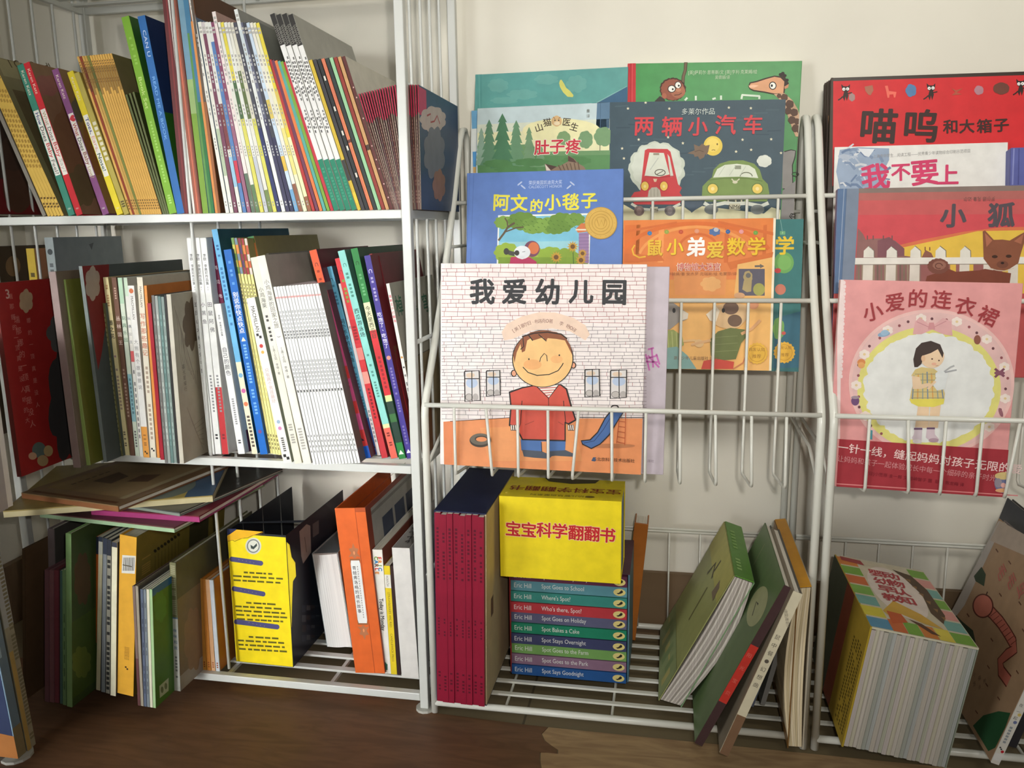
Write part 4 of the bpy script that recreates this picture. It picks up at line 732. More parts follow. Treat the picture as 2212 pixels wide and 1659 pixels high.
r, t, h = katz('red spined board book with a white title panel, right against the teal spined one', 165.5, 50.5, 138, (196, 40, 48), [('What', (170, 150, 120), .1), ('Does', (110, 100, 96), .1), ('Baby', (196, 60, 60), .11), ('Say?', (186, 180, 170), .1)], (158, 124, 92), 16)
f = F_right(r, t); f.blob(160, 300, 40, 80, (150, 112, 78), 8, .2, 2); f.blob(180, 400, 30, 40, (130, 112, 76), 8, .2, 3); f.blob(100, 185, 30, 20, (170, 112, 98), 8, .2, 4); f.done()
r, t, h = katz('purple spined board book with a white title panel between two hearts, on the top shelf', 222, 112, 152, (130, 74, 122), [('♥', (196, 50, 60), .05), ('What', (180, 60, 60), .1), ('Does', (80, 76, 72), .1), ('Baby', (150, 80, 70), .1), ('Love?', (190, 160, 130), .09)], (150, 120, 84))
f = F_right(r, t); f.blob(205, 300, 22, 70, (150, 104, 72), 8, .2, 5); f.blob(170, 235, 14, 26, (110, 104, 98), 8, .2, 6); f.done()
r, t, h = katz('bright yellow spined board book with a white title panel, on the top shelf', 253, 145, 157, (222, 200, 40), [('Toes,', (40, 56, 110), .13), ('Ears,', (216, 160, 140), .12), ('Nose!', (50, 90, 70), .14)], (176, 156, 70), 15.5)
top('board_book', 'dull olive-yellow board book between the bright yellow one and the slim gold booklets', 268.5, 160, 159, 13, col=(176, 160, 76), right=(150, 130, 70), d=.175, hard=True, tx=[(9, .3, .62, (220, 214, 190), 'm'), (3, .9, .95, (90, 80, 40), 'm')])
GB = [(214, 166, 84), (142, 56, 30), (206, 160, 84), (196, 156, 76), (122, 128, 60)] + [(216, 168, 82)]*9
for i in range(14):
    top('reader_booklet', ('%s from left in the slanting block of slim gold booklets on the top shelf' % ORD[i]) if i not in (1, 4) else ('slim russet reader booklet in the gold block on the top shelf' if i == 1 else 'slim olive green reader booklet in the gold block on the top shelf'),
        282 + 4.86*i, 166 + 5.45*i, 123 - .5*i, 5.0, col=GB[i], right=(126, 108, 82) if i == 13 else GB[i], group='slim gold reader booklets', d=.165, b=[(.07, .2 + .02*(i % 3), dim(GB[i], .72))], tx=[(9, .03, .17, (120, 84, 34), 'm', .6), (4, .9, .97, (110, 78, 34), 'm', .6)])
for i in range(3):
    top('picture_book', 'dark olive thin picture book, %s of three left of the bright green one' % ORD[i], 352 + 4.6*i, 283 + 1.5*i - 6*(2 - i), 205 - 3*i, 4.4, col=(96, 104, 60), right=(66, 66, 44), group='dark olive thin picture books', d=.17)
top('book_set_case', 'tall bright green book set case leaning beside the blue book on the top shelf', 366, 262, 38, 18.5, col=(126, 176, 50), right=(58, 110, 40), d=.2, tx=[('Book Set', .3, .46, (196, 220, 130), 'r', .62), (9, .08, .24, (150, 196, 84), 'm', .4), (20, .52, .84, (160, 204, 96), 'm', .3), (4, .9, .95, (170, 210, 110), 'm', .4)])
r, t, h = top('picture_book', 'tall blue picture book with a navy and green cover, right of the bright green case', 383, 297, 36, 18, col=(40, 104, 170), right=(34, 58, 104), d=.2, hard=True, k=.95, tx=[('CAN U', .07, .2, (190, 210, 232), 'r', .6), ('READ ME A BOOK', .3, .62, (120, 176, 226), 'r', .5)])
f = F_right(r, t); f.fill(.0, 0, .2, h*.52, (52, 116, 44)); f.fill(.0, 0, .2, h*.14, (34, 50, 84)); f.ell(372, 120, 4, 5, (210, 210, 200)); f.done()
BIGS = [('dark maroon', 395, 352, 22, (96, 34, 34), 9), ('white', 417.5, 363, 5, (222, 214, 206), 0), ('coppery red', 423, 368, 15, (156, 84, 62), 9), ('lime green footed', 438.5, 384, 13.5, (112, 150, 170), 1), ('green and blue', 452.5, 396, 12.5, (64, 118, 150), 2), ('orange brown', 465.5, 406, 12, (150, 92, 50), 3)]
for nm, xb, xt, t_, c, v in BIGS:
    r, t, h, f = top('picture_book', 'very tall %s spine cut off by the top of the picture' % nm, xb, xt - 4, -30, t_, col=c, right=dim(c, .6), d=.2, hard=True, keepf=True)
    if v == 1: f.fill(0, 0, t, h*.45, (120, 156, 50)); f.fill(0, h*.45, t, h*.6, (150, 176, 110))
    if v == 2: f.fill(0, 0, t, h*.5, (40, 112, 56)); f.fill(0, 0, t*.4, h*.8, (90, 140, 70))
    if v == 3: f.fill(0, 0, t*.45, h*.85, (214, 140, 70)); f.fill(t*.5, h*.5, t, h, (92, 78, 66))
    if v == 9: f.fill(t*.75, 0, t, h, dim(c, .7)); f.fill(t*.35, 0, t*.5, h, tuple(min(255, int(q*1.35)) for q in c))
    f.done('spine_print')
LT = (110, 106, 100)
ROWW = [((228, 226, 216), (), 'white'), ((226, 224, 212), ((.55, .8, (176, 190, 160)),), 'green-patched white'), ((116, 62, 84), ((0, .06, (200, 190, 190)),), 'plum'), ((222, 220, 212), ((.42, .66, (120, 56, 60)), (.7, .86, (150, 190, 214))), 'white and maroon'),
        ((84, 124, 178), ((0, .1, (220, 220, 214)), (.72, .84, (196, 56, 76))), 'mid blue'), ((132, 66, 96), ((.4, 1, (150, 96, 120)),), 'mauve'), ((232, 218, 212), ((.8, 1, (90, 110, 90)),), 'tall pinkish white'), ((222, 222, 210), ((.85, 1, (90, 120, 80)),), 'green-footed white'),
        ((222, 206, 70), ((.3, .5, (70, 100, 62)), (.5, 1, (212, 206, 96))), 'yellow and green'), ((226, 226, 218), ((.7, 1, (186, 190, 196)),), 'grey-footed white'), ((222, 220, 206), ((.25, .5, (92, 108, 60)), (.88, 1, (110, 130, 70))), 'olive patched white'), ((214, 210, 190), ((.5, 1, (210, 206, 90)),), 'cream and lemon'),
        ((74, 74, 84), ((.55, 1, (40, 48, 96)),), 'charcoal and navy'), ((224, 226, 222), ((.1, .3, (200, 210, 214)),), 'tall greyish white'), ((96, 98, 118), ((.5, 1, (58, 56, 84)),), 'slate violet'), ((64, 64, 72), ((.6, 1, (50, 48, 78)),), 'near black'),
        ((196, 212, 226), ((.4, .5, (214, 190, 90)), (.7, .78, (216, 180, 70)), (.88, 1, (110, 160, 200))), 'yellow-dotted pale blue'), ((226, 222, 208), ((.85, 1, (136, 84, 60)),), 'brown-footed white'), ((228, 224, 190), ((.55, .8, (226, 214, 130)),), 'ivory'), ((222, 204, 64), ((.35, .55, (214, 190, 90)), (.6, 1, (232, 224, 176)), (.92, 1, (140, 90, 60))), 'yellow topped')]
for i, (c, bd, nm) in enumerate(ROWW):
    tall = {0: 0, 6: 26, 13: 21}.get(i, 48 + i*.15); xt = 420 + 6.95*i - {0: 8, 6: 4, 13: 5}.get(i, 0)
    if i == 0: xt, tall = 407, -5
    dk = sum(c) < 380; tc = (186, 186, 182) if dk else (158, 154, 148)
    top('picture_book', '%s spine, %s from left in the mostly white row of the top shelf' % (nm, ORD[i]), 488 + 9.35*i, xt, tall, 9.2, col=c, b=bd, right={0: (96, 118, 148), 6: (186, 150, 140), 13: (150, 150, 144), 19: (112, 114, 106)}.get(i, dim(c, .8)), group='tall white-spined row on the top shelf', d=.195, k=.86,
        tx=[(2, .02, .06, (176, 172, 164), 'm', .8), (9, .16, .36, tc, 'm', .42), (6, .42, .54, tc, 'm', .36), (4, .64, .70, tc, 'm', .36), (3, .94, .985, tc, 'm', .42)])
for i, (c, nm) in enumerate((((176, 48, 44), 'brick red'), ((108, 52, 78), 'plum'), ((220, 120, 60), 'orange'), ((86, 160, 150), 'teal'), ((120, 160, 52), 'leaf green'), ((186, 46, 58), 'crimson'))):
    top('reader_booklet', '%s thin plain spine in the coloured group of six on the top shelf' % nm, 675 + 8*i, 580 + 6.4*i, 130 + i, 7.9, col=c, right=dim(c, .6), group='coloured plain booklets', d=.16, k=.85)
for i in range(4):
    top('reader_booklet', '%s tall white booklet with a black head and green foot on the top shelf' % ORD[i], 722.5 + 12.8*i, 583 + 13*i, 32 + (i % 2)*1.5, 12.6, col=(228, 226, 222), right=(176, 174, 164), group='white booklets with black heads and green feet', d=.185, k=.9, b=[(0, .155, (44, 40, 36)), (.735, 1, (20, 122, 92))],
        tx=[('□□□□□', .055, .15, (150, 146, 136), 'c', .6, .3), ('□□□□□', .05, .145, (150, 146, 136), 'c', .6, .7), (9, .23, .40, (96, 94, 92), 'm', .4, .3), (11, .21, .44, (110, 108, 104), 'm', .35, .72), (6, .47, .60, (90, 90, 88), 'm', .35, .3), (6, .48, .58, (120, 118, 114), 'm', .35, .7), (12, .76, .95, (60, 150, 120), 'm', .5)])
DR = [((206, 176, 56), 'yellow and black'), ((60, 56, 58), 'charcoal'), ((40, 42, 42), 'white-streaked black'), ((206, 116, 84), 'salmon orange'), ((46, 52, 50), 'black-green'), ((150, 196, 150), 'mint green'), ((142, 54, 44), 'rust red'), ((196, 150, 100), 'tan'), ((92, 44, 40), 'white-dotted dark maroon')]
for i, (c, nm) in enumerate(DR):
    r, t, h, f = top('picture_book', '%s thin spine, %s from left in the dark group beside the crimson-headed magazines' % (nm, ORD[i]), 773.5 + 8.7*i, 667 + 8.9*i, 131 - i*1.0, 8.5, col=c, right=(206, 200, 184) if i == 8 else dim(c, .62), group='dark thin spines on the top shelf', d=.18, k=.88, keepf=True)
    if i == 0: f.fill(0, h*.2, t, h*.34, BLK); f.fill(0, h*.05, t, h*.12, (222, 190, 60))
    if i == 2:
        for v in (.86, .66, .5, .4, .22): f.fill(t*.3, h*v, t*.8, h*(v + .03), (216, 212, 200))
    if i == 3: f.fill(t*.75, 0, t, h*.7, (226, 140, 80)); f.fill(0, h*.45, t, h*.47, (90, 50, 40))
    if i == 7: f.fill(0, h*.395, t, h*.43, (70, 50, 40))
    if i == 8:
        for v in (.8, .735, .6, .42, .33, .27, .17, .08): f.uv([(t*.62 + t*.2*math.cos(q), h*v + t*.24*math.sin(q)) for q in (0, 1, 2, 3, 4, 5)], (224, 190, 180))
    f.done('spine_print')
MG = [(104, 60, 56), (128, 106, 92), (116, 88, 84), (140, 124, 108), (92, 72, 76)]
for i in range(24):
    a = i/23
    top('magazine', '%s thin crimson-headed magazine from the left at the right end of the top shelf' % ORD[i], 852 + 2.45*i, 774 + 5.55*i, 203 - 20*min(1, a*1.6), 2.7, col=MG[i % 5], right=(62, 78, 108) if i == 23 else MG[(i + 2) % 5], group='crimson-headed magazines', d=.18, k=.92, b=[(0, .235 + .02*math.sin(i), (176, 36, 70))], tx=[(24, .27, .95, dim(MG[(i + 1) % 5], 1.3), 'm', .5)])
r = bpy.data.objects.get('magazine.023'); 
f = Face(r, (r.children[0].bound_box[6][0], 0, 0), (0, 1, 0), (0, 0, 1)); f.fill(.0, .108, .03, .139, (196, 60, 100)); f.blob(935, 258, 26, 26, (196, 178, 170), 9, .12, 3); f.blob(938, 330, 20, 50, (120, 120, 130), 8, .2, 4); f.blob(948, 400, 12, 30, (150, 110, 96), 7, .2, 5); f.line([(922, 250), (930, 246), (930, 264), (938, 262), (944, 250), (950, 268)], 4, (170, 70, 70)); f.done()

# ---------------- middle shelf, left bay (many lean out over the front rail)
def mid(name, label, xb, pyb, xt, yt, t, **k): return sp(name, label, xb, pyb, xt, yt, t, Z1, **k)
r, t, h = mid('picture_book', 'large red picture book with pale upright lettering, at the far left of the middle shelf', 37, 1030, -21, 612, 11, col=(112, 50, 46), right=(150, 38, 36), d=.205, hard=True)
f = F_right(r, t); f.fill(.098, .0, .205, h, (74, 74, 72)); f.fill(.085, .03, .115, h*.62, (150, 38, 36)); f.blob(150, 860, 40, 120, (58, 56, 56), 8, .2, 4); f.blob(140, 720, 34, 40, (84, 84, 82), 7, .2, 2)
for (x0, y0, x1, y1, n, sz) in ((22, 640, 62, 930, 13, 13), (36, 690, 74, 940, 10, 17), (56, 640, 84, 900, 10, 12)):
    for i in range(n): f.text('瑞那娜的一顶真是没人听的大眼睛'[i % 14], x0 + (x1 - x0)*i/n, y0 + (y1 - y0)*i/n, sz, (190, 120, 112), 0, 0, keep=True)
f.up(); f.text('3', 16, 635, 28, (196, 160, 150), 0, .02); f.blob(56, 650, 13, 22, (176, 150, 120), 6, .2, 3); f.ell(84, 972, 15, 17, (92, 106, 100)); f.ell(104, 974, 10, 12, (176, 150, 104)); f.ell(92, 995, 12, 12, (166, 140, 100)); f.ell(70, 985, 9, 8, (190, 150, 120)); f.done()
mid('picture_book', 'dusty mauve hardback leaning out beside the lime green pair on the middle shelf', 159, 1010, 105, 587, 16.5, col=(140, 122, 116), right=(110, 96, 80), d=.2, hard=True, b=[(0, 1, (146, 126, 122))])
for i in range(2):
    mid('picture_book', '%s lime green thin spine of the pair on the left of the middle shelf' % ('left', 'right')[i], 179.5 + 8*i, 1005, 126 + 6.5*i, 603 + i, 7.8, col=(150, 172, 96), right=(106, 108, 44), group='lime green pair', d=.2, hard=True)
r, t, h = mid('picture_book', 'wide dark slate board book with a red patch on its cover, middle shelf', 224, 998, 170, 575, 8, col=(126, 134, 132), right=(74, 82, 80), d=.215, hard=True)
f = F_right(r, t); f.poly([(176, 572), (235, 560), (236, 640), (220, 760), (212, 800), (196, 700)], (120, 36, 34)); f.blob(200, 612, 14, 32, (166, 150, 136), 6, .2, 3); f.done()
mid('picture_book', 'mossy brown speckled thin spine just left of the cream one on the middle shelf', 256, 985, 216, 655, 11, col=(106, 104, 66), right=(80, 90, 88), tx=[(30, .03, .97, (150, 146, 100), 'm', .7)])
mid('picture_book', 'cream spine with bold black title letters on the middle shelf', 269.5, 983, 222.5, 599, 12, col=(226, 212, 160), right=(190, 170, 120), tx=[('墨之花', .23, .34, (50, 46, 44), 'c', .95), (9, .04, .16, (190, 150, 100), 'm', .5), (12, .5, .74, (170, 150, 130), 'm', .5), ('▪', .41, .46, (180, 140, 150), 'c', 1.2), (7, .86, .95, (120, 108, 90), 'm', .5)])
mid('picture_book', 'brown spine with pale title letters right of the cream one on the middle shelf', 282, 984, 240.5, 599, 11, col=(116, 84, 68), right=(100, 80, 66), tx=[('丛林国王', .2, .38, (214, 196, 180), 'c', .95), (14, .5, .78, (176, 150, 130), 'm', .45), (6, .04, .12, (190, 160, 140), 'm', .4)])
mid('picture_book', 'white and mint spine with green letters on the middle shelf', 293, 985, 254, 600, 10, col=(206, 216, 196), right=(180, 190, 180), b=[(.0, .14, (176, 206, 176)), (.53, .8, (142, 186, 192))], tx=[('玩具乐园', .2, .36, (96, 130, 100), 'c', .95), (9, .55, .76, (96, 130, 140), 'm', .5), (6, .85, .95, (110, 110, 110), 'm', .5)])
mid('picture_book', 'white spine with a small red splash right of the mint one on the middle shelf', 302.5, 986, 267, 600, 8, col=(222, 220, 210), right=(190, 186, 176), b=[(.0, .1, (196, 214, 190)), (.40, .46, (206, 96, 96))], tx=[('玩偶公主', .2, .37, (110, 116, 120), 'c', .9), (12, .5, .9, (130, 128, 126), 'm', .5)])
mid('picture_book', 'white spine with an orange foot and rabbit mark on the middle shelf', 310.5, 988, 276, 617, 14.5, col=(224, 222, 216), right=(200, 196, 188), b=[(.815, 1, (218, 152, 70))], tx=[('MACMILLAN', .06, .19, (110, 106, 100), 'r', .5), ('大熊有个故事要说', .3, .6, (150, 148, 144), 'c', .7), (6, .86, .93, (150, 100, 50), 'm', .5), ('▚', .95, .99, (60, 50, 40), 'c', .5), ('●', .01, .05, (200, 110, 70), 'c', .9)])
mid('picture_book', 'cream white spine with large rust letters and a small black emblem on the middle shelf', 326, 988, 295.5, 599, 13, col=(222, 214, 194), right=(190, 180, 160), tx=[('MACMILLAN', .05, .16, (90, 84, 76), 'r', .5), ('写作那些趣记', .19, .43, (186, 110, 80), 'c', 1.0), (16, .48, .9, (170, 150, 130), 'm', .5), ('▚', .93, .98, (50, 44, 40), 'c', .6)])
mid('picture_book', 'thin orange spine right of the cream one with rust letters', 340, 989, 311, 617, 6, col=(216, 140, 66), right=(196, 120, 60))
mid('picture_book', 'thin dark red spine next to the thin orange one on the middle shelf', 347, 993, 318, 655, 8.5, col=(160, 34, 48), right=(120, 40, 44))
for i in range(4):
    c = ((110, 106, 102), (150, 156, 150), (96, 122, 118), (126, 140, 134))[i]
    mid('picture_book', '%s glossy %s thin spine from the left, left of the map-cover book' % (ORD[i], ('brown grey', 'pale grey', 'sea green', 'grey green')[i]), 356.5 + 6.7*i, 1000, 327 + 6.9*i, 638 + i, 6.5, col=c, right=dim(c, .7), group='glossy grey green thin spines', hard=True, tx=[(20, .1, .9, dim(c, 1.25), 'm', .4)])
mid('picture_book', 'thin black spine against the map-cover book on the middle shelf', 383.5, 1001, 354.5, 637, 4.5, col=(44, 42, 40), right=(60, 56, 52))
r, t, h = mid('picture_book', 'pale grey book with brown contour lines on its cover, leaning out of the middle shelf', 388.5, 1001, 359.5, 636, 10, col=(190, 184, 168), right=(158, 148, 128), d=.195)
f = F_right(r, t)
for k in range(9): f.line([(376 + k*3, 660 + k*10), (384 + k*4 + 4*math.sin(k), 700 + k*14), (388 + k*5, 760 + k*10), (394 + k*4, 800)], 1.6, (132, 120, 104), keep=True)
for k in range(7): f.line([(404 + k*3, 880 + k*8), (418 + k*3, 920 + k*7), (440, 900 + k*12)], 1.4, (134, 122, 106), keep=True)
f.up(); f.blob(412, 700, 14, 46, (96, 80, 62), 7, .3, 5); f.column('暮光星耀行', .0, 0, 0, .001, (0, 0, 0)) if False else None
for i, ch in enumerate('暮光星耀行'): f.text(ch, 396 + i*1.2, 792 + i*12, 11, (96, 88, 78))
f.done()
# tall books standing behind the front ones in the left bay
def back(name, label, xb, yf, xt, yt, t, pyb=955, **k): return sp(name, label, xb, pyb, xt, yt, t, Z1, yf=yf, **k)
back('picture_book', 'yellow spined book with a peach cover peeping up behind the red one', 104, -.175, 56, 537, 19, pyb=950, col=(188, 160, 62), right=(196, 140, 104), d=.14, hard=True, tx=[(5, .12, .3, (90, 76, 40), 'm', .6)])
r, t, h = back('picture_book', 'dark book with a round tan face on its cover, tucked behind the red book', -18, -.20, -58, 534, 16, pyb=950, col=(70, 60, 50), right=(82, 70, 58), d=.16, hard=True)
f = F_right(r, t); f.ell(28, 575, 16, 22, (140, 112, 82)); f.done()
r, t, h = back('picture_book', 'tall pale grey hardback standing behind the slate board book on the middle shelf', 147, -.185, 95.5, 513, 20, pyb=950, col=(150, 158, 158), right=(128, 138, 142), d=.148, hard=True, tx=[('●', .05, .09, (70, 74, 76), 'c', .8), (4, .12, .24, (96, 100, 102), 'm', .5)])
f = F_right(r, t); f.poly([(192, 528), (202, 524), (198, 540)], (84, 92, 96)); f.poly([(272, 534), (290, 530), (284, 552), (274, 552)], (88, 96, 100)); f.done()

# ---------------- middle shelf, right bay
def leo(lab, xb, xt, yt, n, title, t=14, foot=None, pyb=981, **k):
    mid('picture_book', lab, xb, pyb, xt, yt, t, col=(226, 226, 222), right=(204, 204, 204), d=.185, group='white numbered series', hard=True, b=[(.68, 1, foot)] if foot else (),
        tx=[('李欧·李奥尼作品集', .07, .21, (70, 70, 70), 'c', .62), (n, .215, .235, (120, 120, 120), 'c', .55), (title, .28, .28 + .038*len(title), (110, 110, 110), 'c', .78), (12, .62, .8, (140, 140, 140), 'm', .4), (4, .87, .93, (60, 60, 60) if not foot else (120, 40, 44), 'm', .5)], **k)
leo('white spine marked 03, leftmost of the white numbered series on the middle shelf', 451.5, 403, 514, '03', '亚历山大和发条老鼠', 13.5)
leo('white spine marked 01, second of the white numbered series on the middle shelf', 466, 417.5, 514, '01', '小黑鱼', 13.5)
leo('white spine marked 02 with a red foot, third of the white numbered series', 480.5, 431, 514, '02', '田鼠阿佛', 14.5, (186, 52, 56))
leo('shorter white spine marked 09, last of the white numbered series on the middle shelf', 515, 462, 657, '09', '自己的颜色', 15.5)
mid('picture_book', 'maroon spine with white letters behind the white numbered series', 530, 981, 450.5, 516, 11, yf=-.232, col=(112, 36, 66), right=(90, 40, 60), k=.9, tx=[('再见电话机', .1, .42, (226, 214, 214), 'c', .9), (22, .45, .8, (196, 70, 80), 'm', .4), (12, .82, .98, (216, 130, 60), 'm', .7)])
mid('picture_book', 'tall sky blue spine with a cream foot and coloured dots on the middle shelf', 545, 981, 457, 496, 14, col=(104, 172, 214), right=(40, 86, 104), d=.2, k=.9, b=[(.58, 1, (226, 216, 186))], tx=[('●', .62, .66, (120, 170, 200), 'c', 1.), ('●', .69, .73, (196, 96, 150), 'c', 1.), ('●', .75, .79, (222, 120, 80), 'c', 1.), (14, .16, .42, (66, 120, 170), 'm', .5), (9, .82, .97, (90, 80, 70), 'm', .6), (5, .05, .12, (60, 110, 160), 'm', .5)])
mid('picture_book', 'bright blue spine with white title letters and a little boat, middle shelf', 562.5, 982, 483, 540, 18.5, col=(18, 98, 182), right=(20, 70, 130), d=.18, k=.92, tx=[('别说你快点快点', .2, .4, (226, 232, 240), 'c', .82), ('▲', .415, .44, (240, 226, 180), 'c', .8), (14, .45, .66, (120, 176, 226), 'm', .45), (8, .67, .8, (110, 166, 216), 'm', .45), ('●', .87, .9, (120, 70, 120), 'c', .6), (6, .05, .17, (90, 150, 210), 'm', .4)])
SB = [((110, 150, 80), (196, 190, 90)), ((110, 130, 150), (220, 130, 60)), ((130, 40, 60), (80, 50, 90)), ((150, 40, 50), (220, 120, 60)), ((214, 200, 190), (190, 90, 60))]
for i in range(5):
    mid('picture_book', '%s from left of the five pale yellow thin spines with striped heads' % ORD[i], 584 + 6*i, 980 + i, 499 + 7.2*i, 514 + i*.4, 6.3, col=(222, 214, 140), right=(150, 142, 90), group='pale yellow striped-head thin spines', d=.18, k=.86, b=[(0, .16, SB[i][0]), (.03, .07, SB[i][1]), (.10, .13, SB[i][1])], tx=[(6, .2, .3, (120, 110, 80), 'm', .5), (10, .5, .75, (200, 190, 110), 'm', .4), (4, .9, .98, (110, 100, 60), 'm', .5)])
mid('picture_book', 'khaki hardback with an orange and green spine head, behind the pale yellow thin spines', 636, 968, 535, 512, 17, yf=-.225, col=(196, 150, 90), right=(138, 130, 86), d=.195, hard=True, k=.8, b=[(0, .12, (60, 120, 66)), (.03, .12, (206, 120, 70))])
mid('picture_book', 'white spine with coloured balls and a small publisher name at its top, middle shelf', 613, 1001, 532, 645, 21, col=(226, 224, 214), right=(150, 158, 140), d=.19, k=.92, tx=[('MACMILLAN', .05, .2, (80, 76, 70), 'r', .6), ('▚', .21, .24, (50, 46, 44), 'c', .6), ('●', .27, .3, (196, 60, 56), 'c', .8), ('●', .31, .335, (220, 170, 80), 'c', .8), ('只有两个男孩最好', .42, .63, (196, 170, 166), 'c', .62), ('●', .73, .76, (150, 170, 190), 'c', .8), ('●', .77, .8, (206, 130, 170), 'c', .8), (7, .84, .93, (90, 88, 84), 'm', .4), ('▚', .945, .98, (40, 38, 36), 'c', .7)])
mid('picture_book', 'cream spine with a short grey title, left of its longer-titled twin on the middle shelf', 637, 1002, 541, 557, 18, col=(222, 218, 200), right=(190, 186, 160), d=.185, k=.92, tx=[('小鸡海莱', .14, .24, (110, 110, 104), 'c', .75), (7, .27, .4, (80, 78, 74), 'm', .4), ('[英]艾玛·李维/著', .42, .56, (120, 118, 110), 'c', .5), (8, .8, .9, (160, 156, 146), 'm', .6)])
mid('picture_book', 'cream white spine with a long grey title, just left of the white booklet series', 656, 1003, 555, 554, 19.5, col=(228, 224, 210), right=(170, 166, 156), d=.185, k=.92, tx=[('小鸡海莱的回家之旅', .11, .34, (120, 118, 112), 'c', .75), ('(', .37, .39, (80, 78, 74), 'c', 1), ('[英]艾玛·李维/著', .43, .58, (110, 108, 102), 'c', .5), (8, .82, .93, (170, 166, 156), 'm', .6)])
for i in range(15):
    r, t, h, f = mid('reader_booklet', '%s slim white booklet from the left of the grey-lettered white series on the middle shelf' % ORD[i], 677 + 6.85*i, 1004 - .25*i, 590.5 + 6.55*i, 620 - .5*i, 6.3 if i not in (3, 12) else 5.6, col=(230, 230, 228), right=(110, 106, 100) if i == 14 else (214, 214, 212), group='grey-lettered white booklets', d=.16, k=.93, keepf=True)
    for v0, v1, n in ((.765, .875, 5), (.45, .6, 7)):
        for q in range(n): f.fill(t*.2, h*(v0 + (v1 - v0)*q/n), t*.8, h*(v0 + (v1 - v0)*(q + .66)/n), (172, 172, 174))
    f.fill(0, h*.935, t, h*.945, (214, 160, 156)); f.marks(t*.2, t*.8, h*.71, h*.76, (120, 120, 120), 3)
    f.marks(t*.25, t*.75, h*.41, h*.43, (60, 60, 60), 1); f.marks(t*.3, t*.7, h*.06, h*.18, (130, 130, 130), 4, .4); f.done('spine_print')
MX = 991
mid('picture_book', 'orange and pink spine with red circles and a blue foot, middle shelf', 787, MX, 668, 542, 18, col=(206, 84, 136), right=(96, 40, 50), d=.18, k=.9, b=[(0, .22, (218, 86, 40)), (.55, .61, (206, 60, 60)), (.72, .78, (206, 60, 60)), (.86, .94, (206, 60, 60)), (.94, 1, (30, 90, 190))], tx=[('∩', .055, .08, (60, 30, 24), 'c', .9), (6, .09, .2, (150, 50, 24), 'm', .45), ('安静的小怪读读', .3, .48, (186, 40, 90), 'c', .7), (5, .56, .66, (170, 60, 90), 'm', .4), ('◣', .89, .92, (60, 40, 60), 'c', .8)])
mid('picture_book', 'light blue spine with a dark title and a deeper blue foot on the middle shelf', 806, 983, 702, 578, 17, col=(104, 180, 212), right=(60, 96, 110), d=.18, k=.9, b=[(.8, 1, (62, 112, 190))], tx=[('∩', .055, .08, (40, 80, 96), 'c', .9), (6, .09, .2, (70, 130, 160), 'm', .45), ('问个不停的小鳄鱼', .27, .5, (44, 70, 84), 'c', .72), (8, .52, .66, (70, 130, 160), 'm', .4), (5, .68, .76, (70, 130, 160), 'm', .4), ('◣', .94, .97, (40, 50, 80), 'c', .8)])
mid('picture_book', 'shorter white spine with red letters standing back between light blue and red ones', 815, 975, 731, 613, 9, yf=-.225, col=(226, 222, 220), right=(200, 60, 60), k=.8, tx=[('奇', .2, .3, (120, 116, 116), 'c', .9), (10, .7, .95, (150, 146, 146), 'm', .6)])
mid('picture_book', 'red spine with a pink patch on the middle shelf, left of the mint one', 825, 990, 723.5, 559, 16, col=(206, 48, 54), right=(150, 36, 40), d=.18, k=.85, b=[(.30, .42, (196, 36, 46)), (.44, .5, (222, 130, 120)), (.56, .62, (222, 150, 136)), (.84, 1, (196, 52, 60))], tx=[('∩', .055, .08, (110, 30, 30), 'c', .9), (6, .1, .22, (130, 150, 60), 'm', .5), (6, .33, .42, (140, 24, 30), 'm', .7), (9, .64, .8, (120, 30, 34), 'm', .4)])
mid('picture_book', 'mint green spine with a dark title and a salmon foot on the middle shelf', 845, 991, 729.5, 543, 17.5, col=(140, 208, 198), right=(90, 130, 120), d=.18, k=.88, b=[(.83, .85, (216, 214, 160)), (.85, 1, (222, 100, 84))], tx=[('∩', .055, .08, (70, 120, 110), 'c', .9), (7, .1, .22, (80, 140, 126), 'm', .45), ('西瓜游泳场', .27, .41, (46, 66, 64), 'c', .75), (8, .47, .6, (90, 146, 136), 'm', .4), (6, .62, .7, (90, 146, 136), 'm', .4), (6, .87, .94, (130, 50, 44), 'm', .5)])
mid('picture_book', 'green spine turning red and dark like a melon, on the middle shelf', 862.5, 992, 757.5, 538, 17, col=(44, 128, 62), right=(52, 84, 60), d=.19, k=.88, b=[(.31, .69, (206, 48, 54)), (.25, .38, (226, 224, 180)), (.69, .72, (206, 216, 150)), (.72, .92, (38, 62, 50)), (.78, .82, (60, 110, 60))], tx=[('∩', .055, .08, (24, 60, 34), 'c', .9), (8, .1, .22, (100, 170, 110), 'm', .45), ('今天是西瓜日', .265, .42, (60, 66, 50), 'c', .75), (9, .48, .66, (150, 40, 44), 'm', .4), ('▲', .95, .985, (226, 230, 220), 'c', .8)])
mid('picture_book', 'purple spine with white title letters and a white triangle at its foot', 879.5, 991, 786.5, 553, 15, col=(70, 58, 142), right=(110, 34, 40), d=.185, k=.88, tx=[('∩', .06, .09, (220, 214, 230), 'c', .9), (7, .1, .22, (170, 160, 200), 'm', .45), ('吃饱了、吃饱了', .27, .45, (226, 222, 236), 'c', .78), ('●', .48, .51, (216, 150, 130), 'c', .9), (9, .54, .68, (130, 120, 176), 'm', .4), (6, .7, .78, (130, 120, 176), 'm', .4), (6, .83, .93, (120, 110, 170), 'm', .4), ('▲', .945, .98, (230, 228, 236), 'c', .8)])
r, t, h = mid('picture_book', 'dark red hardback with brown blotches on its cover, behind the white pink-lettered spine', 896, 985, 797, 549, 9, col=(150, 44, 46), right=(124, 40, 44), d=.19, k=.8, hard=True)
